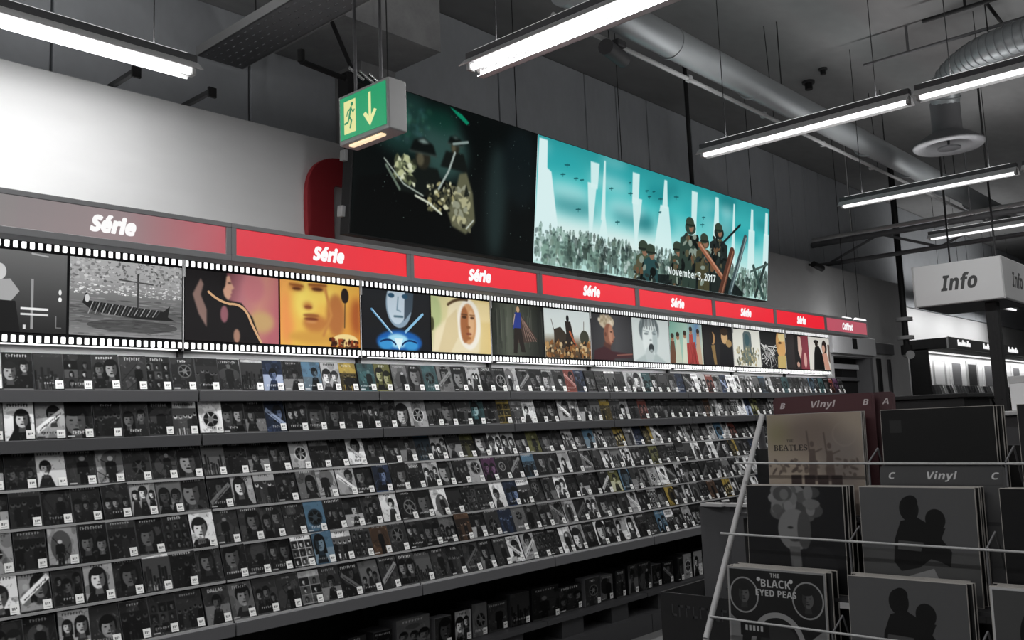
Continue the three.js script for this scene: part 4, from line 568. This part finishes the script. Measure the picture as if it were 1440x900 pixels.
// ------------------------------------------------------------------ record rack
const [acv, ak] = canvas(2048, 1024);
const albumCell = (i) => { const u = (i % 4) / 4, v = Math.floor(i / 4) / 2, e = 0.001; return [u + e, 1 - v - 0.5 + e, u + 0.25 - e, 1 - v - e]; };
const albumPaint = [
  (p, k) => { p.rect(0, 0, 1, 1, '#a29586'); k.filter = 'blur(40px)'; p.ell(0.12, 0.2, 0.14, 0.14, '#857f60'); p.ell(0.5, 0.2, 0.3, 0.2, '#786b62'); p.ell(0.8, 0.5, 0.25, 0.3, '#7c736d'); k.filter = 'blur(2px)'; k.strokeStyle = 'rgba(150,140,130,.3)'; k.lineWidth = 8; k.beginPath(); k.arc(420, 110, 60, 0, 7); k.stroke(); for (let i = 0; i < 40; i++) p.ell(rr(0.02, 0.95), rr(0.46, 0.62), rr(0.01, 0.05), rr(0.008, 0.025), pick(['#5f544d', '#6f6359', '#574c46']), rr(0, 3)); for (const [u, v] of [[0.48, 0.26], [0.66, 0.28]]) { p.poly([[u - 0.05, 0.68], [u - 0.03, v + 0.1], [u + 0.03, v + 0.1], [u + 0.05, 0.68]], '#5c504a'); p.ell(u, v + 0.05, 0.022, 0.03, '#5c504a'); p.line([[u - 0.03, v + 0.12], [u - 0.05, v - 0.08]], '#5c504a', 0.016); p.line([[u + 0.03, v + 0.13], [u + 0.1, v + 0.1]], '#5c504a', 0.016); } for (const u of [0.3, 0.44, 0.58, 0.72]) { p.rect(u - 0.055, 0.62, u + 0.055, 0.74, '#3e3230'); } p.rect(0, 0.76, 1, 1, '#786e66'); k.filter = 'none'; p.text('THE', 0.25, 0.275, 0.035, '#241f1d', 'serif'); p.text('BEATLES', 0.25, 0.345, 0.08, '#241f1d', 'serif'); },
  (p) => { p.rect(0, 0, 1, 1, '#141414'); p.rect(0.08, 0.1, 0.19, 0.22, '#2c2c2c'); },
  (p, k) => { p.rect(0, 0, 1, 1, '#18181a'); k.filter = 'blur(2px)'; for (let i = 0; i < 40; i++) p.ell(0.48 + rr(-0.2, 0.26), 0.17 + rr(-0.15, 0.13), rr(0.04, 0.1), rr(0.04, 0.08), g8(rr(60, 130))); p.ell(0.5, 0.42, 0.17, 0.2, '#7a7a7a'); p.ell(0.6, 0.42, 0.07, 0.18, '#4a4a4a'); p.ell(0.46, 0.4, 0.03, 0.012, '#2a2a2a'); p.ell(0.5, 0.52, 0.05, 0.014, '#333'); p.poly([[0.44, 0.58], [0.55, 0.58], [0.58, 1], [0.47, 1]], '#606060'); p.poly([[0.18, 1], [0.3, 0.78], [0.7, 0.76], [0.86, 1]], '#232325'); p.poly([[0.47, 0.7], [0.55, 0.7], [0.55, 1], [0.5, 1]], '#666'); p.ell(0.75, 0.75, 0.16, 0.18, '#202022'); },
  (p, k) => { p.rect(0, 0, 1, 1, '#565657'); p.rect(0, 0.55, 1, 1, '#515151'); p.ell(0.44, 0.19, 0.085, 0.11, '#101010'); p.ell(0.66, 0.28, 0.085, 0.095, '#111'); p.ell(0.46, 0.13, 0.06, 0.06, '#0e0e0e'); p.poly([[0.36, 0.3], [0.5, 0.26], [0.62, 0.33], [0.74, 0.35], [0.7, 0.44], [0.78, 0.55], [0.76, 0.68], [0.68, 0.64], [0.6, 0.62], [0.5, 0.7], [0.34, 0.74], [0.28, 0.66], [0.3, 0.46]], '#121212'); p.poly([[0.33, 0.47], [0.55, 0.48], [0.52, 0.56], [0.32, 0.55]], '#4c4c4c'); p.poly([[0.4, 0.78], [0.62, 0.7], [0.66, 0.8]], '#8a8a8a'); p.rect(0.78, 0.86, 0.94, 0.9, '#161616'); },
  (p, k) => { p.rect(0, 0, 1, 1, '#8c8c8c'); p.rect(0.02, 0.02, 0.98, 0.98, '#1a1a1a'); p.poly([[0.02, 0.45], [0.15, 0.55], [0.1, 0.98], [0.02, 0.98]], '#777'); p.poly([[0.98, 0.5], [0.85, 0.6], [0.9, 0.98], [0.98, 0.98]], '#777'); for (const u of [0.17, 0.82]) { p.ell(u, 0.26, 0.155, 0.17, '#8f8f8f'); p.ell(u, 0.26, 0.14, 0.155, '#1e1e1e'); paintFace(p, u, 0.25, 0.09, '#565656', '#1a1a1a', '#333', 0.95); } for (const u of [0.33, 0.66]) p.ell(u, 0.1, 0.02, 0.02, '#c0c0c0'); p.text('THE', 0.5, 0.06, 0.055, '#b4b4b4'); p.text('BLACK', 0.5, 0.135, 0.1, '#bcbcbc'); p.text('EYED PEAS', 0.5, 0.225, 0.085, '#bcbcbc'); p.curve([[0.24, 0.78], [0.26, 0.42], [0.52, 0.42], [0.76, 0.44], [0.78, 0.82]], '#8c8c8c', 0.05); p.ell(0.52, 0.72, 0.2, 0.22, '#2c2c2c'); p.rect(0.12, 0.5, 0.42, 0.64, '#121212'); for (let i = 0; i < 5; i++) p.rect(0.17 + i * 0.04, 0.54, 0.195 + i * 0.04, 0.59, '#b0b0b0'); p.poly([[0.2, 1], [0.4, 0.8], [0.62, 0.8], [0.8, 1]], '#4a4a4a'); },
  (p) => { p.rect(0, 0, 1, 1, '#171718'); },
  (p, k) => { p.rect(0, 0, 1, 1, '#bcbcbc'); p.rect(0.02, 0.02, 0.98, 0.98, '#4c4c4c'); p.ell(0.52, 0.36, 0.32, 0.32, '#121212'); p.ell(0.62, 0.4, 0.16, 0.22, '#333'); p.poly([[0.1, 1], [0.3, 0.62], [0.8, 0.62], [0.98, 1]], '#191919'); for (let i = 0; i < 12; i++) p.ell(rr(0.22, 0.36), rr(0.5, 0.66), 0.012, 0.012, g8(rr(120, 220))); },
  (p) => { p.rect(0, 0, 1, 1, '#242425'); p.rect(0.06, 0.06, 0.94, 0.94, '#1b1b1c'); },
];
albumPaint.forEach((fn, i) => ak.drawImage(layered(512, 512, fn), (i % 4) * 512, Math.floor(i / 4) * 512));
const albumMat = std(0xffffff, 0.3, 0, { map: tex(acv) });
const LPW = 0.315, sleeveG = bx(LPW, LPW, 0.005, 0, LPW / 2, -0.0025);
const albumG = albumPaint.map((_, i) => { const g = printBox(LPW - 0.003, LPW - 0.003, 0.0008, albumCell(i)); g.translate(0, LPW / 2, 0.0002); return g; });
function record(cell, x, y, z, tilt, label, group) {
  const t = thing('vinyl_record', label, 'record', [x, y, z], group); t.rotation.order = 'YXZ'; t.rotation.set(-tilt, -Math.PI / 2, 0);
  part('sleeve', [sleeveG], M.sleeveEdge, t); part('cover', [albumG[cell]], albumMat, t); return t;
}
{
  const T = [[2.78, 1.345], [2.66, 1.125], [2.56, 0.885]], COLZ = [[3.449, 3.822, 4.195], [3.421, 3.785, 4.16], [3.392, 3.771, 4.14]];
  const CELL = [[0, 1, 7], [2, 3, 5], [4, 3, 6]], N = [[4, 5, 4], [5, 5, 4], [6, 5, 5]];
  const NAMES = [['tan record sleeve with dancing figures in front of the B card', 'plain black record sleeve with a small grey sticker', 'dark framed record sleeve beside the black stickered one'],
    ['black record sleeve with a pale grey cloud and face', 'grey record sleeve with hugging dark silhouettes below the C card', 'plain black record sleeve beside the C card'],
    ['record sleeve with two ringed portraits and block lettering', 'grey record sleeve with hugging silhouettes in the lowest bin', 'pale bordered record sleeve with dark round hair']];
  const SHORT = [['tan dancing figures', 'black stickered', 'dark framed'], ['pale grey cloud', 'silhouettes below the C card', 'plain black beside C card'], ['ringed portraits', 'lowest hugging silhouettes', 'round hair portrait']];
  const rk = thing('record_rack', 'stepped metal record rack with white side rails and cross rods', 'rack');
  T.forEach(([x, y], r) => {
    part('bin_floor', [box2(x - 0.035, x + 0.115, y - 0.012, y - 0.002, 3.2, 4.9)], M.darkGrey, rk);
    part('bin_back', [box2(x + 0.105, x + 0.115, y - 0.002, y + 0.2, 3.2, 4.9)], M.black, rk);
    part('cross_rod', [rod([x - 0.03, y + [0.16, 0.165, 0.165][r], 3.19], [x - 0.03, y + [0.15, 0.15, 0.15][r], 4.92], 0.0036, 8)], M.whiteMetal, rk);
    for (let c = 0; c < 3; c++) {
      const zz = COLZ[r][c] + 0.186;
      part('wire_divider', [rod([x - 0.03, y - 0.004, zz], [x - 0.03, y + 0.16, zz], 0.003, 6), rod([x - 0.03, y + 0.16, zz], [x + 0.02, y + 0.2, zz + 0.012], 0.003, 6), rod([x + 0.02, y + 0.2, zz + 0.012], [x + 0.1, y + 0.06, zz + 0.012], 0.003, 6)], M.midGrey, rk);
      for (let n = 0; n < N[r][c]; n++) {
        const front = n === 0, nth = ['', 'second', 'third', 'fourth', 'fifth', 'sixth'][n];
        record(front ? CELL[r][c] : pick([1, 5, 7]), x + 0.003 + n * 0.013, y, COLZ[r][c] + (front ? 0 : rr(-0.006, 0.014)), 0.05, front ? NAMES[r][c] : `${nth} record sleeve in the bin behind the ${SHORT[r][c]} one`, front ? null : 'records standing behind the front ones');
      }
    }
  });
  const rail = (z) => [rod([2.97, 1.66, z], [2.5, 0.99, z], 0.0095, 10), rod([2.5, 0.99, z], [2.42, 0, z], 0.0095, 10)];
  part('side_rail', rail(3.19), M.whiteMetal, rk); part('side_rail', rail(4.92), M.whiteMetal, rk);
  for (const z of [3.19, 4.92]) part('rear_leg', [rod([2.95, 1.62, z], [3.15, 0, z], 0.012, 10)], M.midGrey, rk);
  part('base_bar', [rod([2.42, 0.3, 3.19], [2.42, 0.3, 4.92], 0.01, 8)], M.midGrey, rk);
  // divider cards
  const cardM = (txt, side, bg, fg) => { const [c, k] = canvas(512, 96); k.fillStyle = bg; k.fillRect(0, 0, 512, 96); k.fillStyle = fg; k.textBaseline = 'middle'; k.textAlign = 'center'; k.font = 'italic bold 56px sans-serif'; k.fillText(txt, 256, 46); k.font = 'italic bold 50px sans-serif'; k.fillText(side, 36, 48); k.fillText(side, 478, 48); return std(0xffffff, 0.4, 0, { map: tex(c) }); };
  const card = (x, y, z, m, side, label, base) => {
    const t = thing('divider_card', label, 'divider card', [x, y, z]); t.rotation.order = 'YXZ'; t.rotation.set(-0.05, -Math.PI / 2, 0);
    const s = new THREE.Shape(), w = 0.17, h = 0.372, r = 0.018; s.moveTo(-w, 0); s.lineTo(w, 0); s.lineTo(w, h - r); s.quadraticCurveTo(w, h, w - r, h); s.lineTo(-w + r, h); s.quadraticCurveTo(-w, h, -w, h - r); s.closePath();
    const g = new THREE.ExtrudeGeometry(s, { depth: 0.002, bevelEnabled: false }); g.translate(0, 0, -0.002); part('plate', [g], base, t);
    const f = printBox(0.322, 0.05, 0.0006, [0, 0, 1, 1]); f.translate(0, h - 0.03, 0.0003); part('lettering', [f], m, t);
  };
  card(2.794 + 0.055, 1.345, 3.455, cardM('Vinyl', 'B', '#4d2a2e', '#c8c0c0'), 'B', 'dull red divider card lettered Vinyl with B at both ends', std(0x4a282c, 0.5));
  card(2.794 + 0.078, 1.345, 3.51, cardM('Vinyl', 'A', '#4a3033', '#c8c0c0'), 'A', 'dull red divider card marked A behind the B card', std(0x472e31, 0.5));
  card(2.66 + 0.075, 1.125, 3.835, cardM('Vinyl', 'C', '#4a4a4b', '#d0d0d0'), 'C', 'grey divider card lettered Vinyl with C at both ends', std(0x4a4a4b, 0.5));
}
{ // cardboard bin with a folded card standing in it
  const t = thing('dump_bin', 'black cardboard display bin on the floor beside the record rack', 'display bin', [3.6, 0, 2.3]);
  for (const [n, g] of [['side_panel', box2(0, 0.012, 0, 0.88, 0, 0.66)], ['side_panel', box2(0.4, 0.412, 0, 0.88, 0, 0.66)], ['side_panel', box2(0.012, 0.4, 0, 0.88, 0, 0.012)], ['side_panel', box2(0.012, 0.4, 0, 0.88, 0.648, 0.66)], ['bin_floor', box2(0.012, 0.4, 0.6, 0.61, 0.012, 0.648)]]) part(n, [g], M.softBlack, t);
  const marks = []; for (let i = 0; i < 15; i++) { const z = 0.06 + i * 0.036; marks.push(box2(-0.001, 0, 0.78, 0.83, z, z + 0.006), box2(-0.001, 0, i % 3 ? 0.82 : 0.78, i % 3 ? 0.83 : 0.79, z, z + 0.024)); }
  part('lettering', marks, M.darkGrey, t);
  const c = thing('display_card', 'grey folded display card standing in the black bin', 'display card', [3.66, 0.61, 2.5]);
  const s = new THREE.Shape(); s.moveTo(0, 0); s.lineTo(0.05, 0.12); s.lineTo(0.02, 0.3); s.lineTo(0.03, 0.3); s.lineTo(0.06, 0.12); s.lineTo(0.01, 0); s.closePath();
  const g = new THREE.ExtrudeGeometry(s, { depth: 0.66, bevelEnabled: false }); g.rotateX(-Math.PI / 2); g.scale(1, 1, -1);
  const gi = g.index ? g.toNonIndexed() : g; const pa = gi.attributes.position; for (let i = 0; i < pa.count; i += 3) { const a = [pa.getX(i), pa.getY(i), pa.getZ(i)]; pa.setXYZ(i, pa.getX(i + 1), pa.getY(i + 1), pa.getZ(i + 1)); pa.setXYZ(i + 1, ...a); } gi.computeVertexNormals();
  part('folded_sheet', [gi], M.card, c);
  part('torn_edge', [box2(0, 0.06, 0.655, 0.668, 0.005, 0.11), box2(0.02, 0.07, 0.655, 0.668, 0.12, 0.27)], M.acrylic, c);
}

// ------------------------------------------------------------------ Info sign, its column, and the far side of the shop
{
  const [c, k] = canvas(512, 256); k.fillStyle = '#c6c6c6'; k.fillRect(0, 0, 512, 256); k.fillStyle = '#3a3a3a'; k.font = 'italic 900 132px sans-serif'; k.textAlign = 'center'; k.textBaseline = 'middle'; k.save(); k.translate(262, 126); k.scale(0.82, 1); k.fillText('Info', 0, 0); k.restore();
  const m = std(0xffffff, 0.5, 0, { map: tex(c) });
  const t = thing('info_sign', 'grey box sign lettered Info hanging over the counter', 'sign', [9.6, 2.7, 1.6]);
  part('box', [rbx(1.0, 0.42, 0.83, 0.01, 0.5, 0.21, 0.415)], std(0xc4c4c4, 0.5), t);
  const f1 = printBox(0.8, 0.4, 0.003, [0, 0, 1, 1]); f1.rotateY(-Math.PI / 2); f1.translate(-0.001, 0.21, 0.415); part('lettered_face', [f1], m, t);
  const f2 = printBox(0.96, 0.4, 0.003, [0, 0, 1, 1]); f2.translate(0.5, 0.21, 0.831); part('lettered_face', [f2], m, t);
  part('corner_trim', [rod([0, 0, 0.83], [0, 0.42, 0.83], 0.008, 8), rod([0, 0, 0], [0, 0.42, 0], 0.008, 8)], M.lightGrey, t);
  part('under_panel', [box2(0.02, 0.98, -0.006, -0.001, 0.02, 0.81)], M.darkGrey, t);
  for (const [x, z] of [[0.06, 0.77], [0.94, 0.1]]) part('hanging_rod', [rod([x, 0.42, z], [x, 2.49, z], 0.01, 8)], M.wire, t);
  const col = thing('steel_column', 'dark perforated steel column under the Info sign', 'column', [9.76, 0, 2.27]);
  part('post', [rbx(0.1, 2.69, 0.11, 0.008, 0, 1.345, 0)], M.softBlack, col);
  const sl = []; for (let i = 0; i < 26; i++) sl.push(bx(0.004, 0.05, 0.02, -0.051, 0.15 + i * 0.095, 0.01)); part('slot', sl, M.black, col).userData.kind = 'stuff';
}
{ // shelf run along the far wall
  const f = thing('far_shelf', 'distant wall shelf under a grey header, seen beyond the Info column', 'shelving', [16, 0, 0]);
  part('end_panel', [box2(0, 0.04, 0, 2.7, -0.64, -0.34)], M.black, f); part('back_panel', [box2(0.04, 9, 0, 2.68, -0.64, -0.6)], M.shelfWhite, f);
  part('canopy', [box2(0, 9, 2.68, 2.86, -0.64, -0.03)], M.softBlack, f); part('header_board', [box2(0, 9, 2.68, 2.87, -0.03, 0)], M.lightGrey, f);
  const lt = []; for (const x0 of [0.5, 2.0, 3.7, 5.4]) for (let i = 0; i < 8; i++) { const h = [0.1, 0.06, 0.06, 0.1, 0.07, 0.06, 0.1, 0.06][i]; lt.push(box2(x0 + i * 0.09, x0 + i * 0.09 + 0.07, 2.74, 2.74 + h, 0, 0.006)); } part('lettering', lt, M.glowWhite, f).userData.label = 'white lit lettering too small to read';
  for (const [y, z] of [[1.9, -0.3], [1.65, -0.22], [1.4, -0.15]]) part('shelf', [box2(0.04, 9, y - 0.03, y, -0.6, z)], M.shelfGrey, f);
  part('light_strip', [box2(0.1, 8.9, 2.66, 2.678, -0.5, -0.44)], M.glowWhite, f);
  const a = new THREE.RectAreaLight(0xffffff, 26, 8.8, 0.05); a.position.set(4.5, 2.655, -0.47); a.rotation.x = -Math.PI / 2; a.name = 'strip_light'; f.add(a);
  part('lower_board', [box2(0, 9, 0, 1.35, -0.6, -0.1)], M.black, f);
  const cols = [[M.darkGrey, 'dark grey'], [M.midGrey, 'mid grey'], [M.lightGrey, 'light grey'], [M.black, 'black'], [M.shelfWhite, 'white']];
  [[0.15, 'white edged'], [0.9, 'pale striped'], [1.9, 'white'], [2.9, 'dark leaning'], [4.0, 'spotted'], [5.0, 'dark striped'], [6.2, 'white bordered']].forEach(([x, n], i) => {
    const t = thing('wall_poster', `${n} poster on the distant wall shelf`, 'poster', [16 + x, 1.98, -0.595], 'posters on the distant shelf');
    part('sheet', [box2(0.04, 0.8, 0, 0.62, 0, 0.01)], i % 2 ? M.lightGrey : M.shelfWhite, t); part('print', [box2(0.16, 0.68, 0.14, 0.55, 0.01, 0.013)], i % 2 ? (i === 3 ? M.black : M.shelfWhite) : M.midGrey, t);
  });
  for (const [y, z, r] of [[1.9, -0.36, 'upper'], [1.65, -0.28, 'middle']]) for (let i = 0; i < 34; i++) {
    const [cm, cn] = pick(cols), t = part('media_case', [bx(0.135, 0.19, 0.02)], cm, scene); t.name = numbered('media_case'); t.position.set(16.14 + i * 0.17, y + 0.094, z); t.rotation.x = -0.25; tag(t, `small ${cn} case in the ${r} row of the distant wall shelf`, 'DVD', `${cn} cases in the ${r} row of the distant shelf`);
  }
}
{ // small fittings near the service door
  const t = thing('spot_pole', 'dark hanging pole with white clamps and small spotlight', 'spotlight', [13.1, 0, 0.3]);
  part('pole', [rod([0, 2.5, 0], [0, 5.2, 0], 0.042, 12)], M.black, t); for (const y of [2.92, 2.66]) part('clamp', [rod([0, y, 0], [0, y + 0.05, 0], 0.11, 16)], M.whiteMetal, t);
  part('spotlight', [rod([-0.06, 2.44, 0.06], [0.12, 2.47, -0.06], 0.06, 14)], M.whiteMetal, t); part('yoke', [rod([0, 2.45, 0], [0, 2.58, 0], 0.08, 12)], M.softBlack, t);
  const h = thing('twin_lamp', 'pair of short white lamps on thin wires above the far sign', 'lamp', [11.35, 2.84, 0.25]);
  for (const [x0, x1, z] of [[-0.28, -0.05, 0], [0.03, 0.34, 0.03]]) { part('lamp_tube', [rod([x0, 0, z], [x1, 0, z], 0.022, 10)], M.glowWhite, h); part('wire', [rod([(x0 + x1) / 2, 0.02, z], [(x0 + x1) / 2, 2.36, z], 0.004, 5)], M.wire, h); }
  const pl = new THREE.PointLight(0xffffff, 0.15, 0, 2); pl.position.set(0, -0.06, 0.02); pl.name = 'lamp_light'; h.add(pl);
  const cam = thing('security_camera', 'small black security camera on the wall beside the screen', 'camera', [10.99, 3.5, -0.1]);
  part('bracket', [rod([0, 0.06, 0], [0, 0.03, 0.09], 0.014, 8)], M.black, cam); part('body', [rod([-0.09, 0.04, 0.1], [0.1, 0.0, 0.13], 0.04, 14)], M.black, cam); part('lens', [rod([0.1, 0, 0.13], [0.115, -0.003, 0.132], 0.03, 12)], M.midGrey, cam);
}
{ // low units between the record rack and the counter
  const t = thing('black_cabinet', 'black low cabinet behind the record rack', 'cabinet', [5.5, 0, 2.72]);
  part('carcass', [rbx(0.5, 1.72, 0.42, 0.008, 0.25, 0.86, 0.21)], M.black, t); part('top_board', [rbx(0.54, 0.025, 0.46, 0.005, 0.25, 1.733, 0.21)], M.softBlack, t);
  const s = thing('display_stand', 'dark display stand carrying a white carton behind the rack', 'stand', [7, 0, 2.95]);
  part('column', [rbx(0.26, 1.6, 0.3, 0.01, 0.13, 0.8, 0.15)], M.darkGrey, s); part('tray', [rbx(0.34, 0.03, 0.38, 0.006, 0.13, 1.615, 0.15)], M.lightGrey, s);
  const b = thing('carton', 'white carton on the dark display stand', 'carton', [7.05, 1.63, 3.0]);
  part('body', [rbx(0.16, 0.22, 0.2, 0.004, 0.08, 0.11, 0.1)], M.shelfWhite, b); part('lid_flap', [rbx(0.165, 0.05, 0.205, 0.003, 0.08, 0.215, 0.1)], M.acrylic, b);
}

scene.traverse((o) => {
  if (o.isMesh) { o.castShadow = true; o.receiveShadow = true; }
  if (o.isLight && 'castShadow' in o && !o.isRectAreaLight) o.castShadow = true;
});
renderer.render(scene, camera);
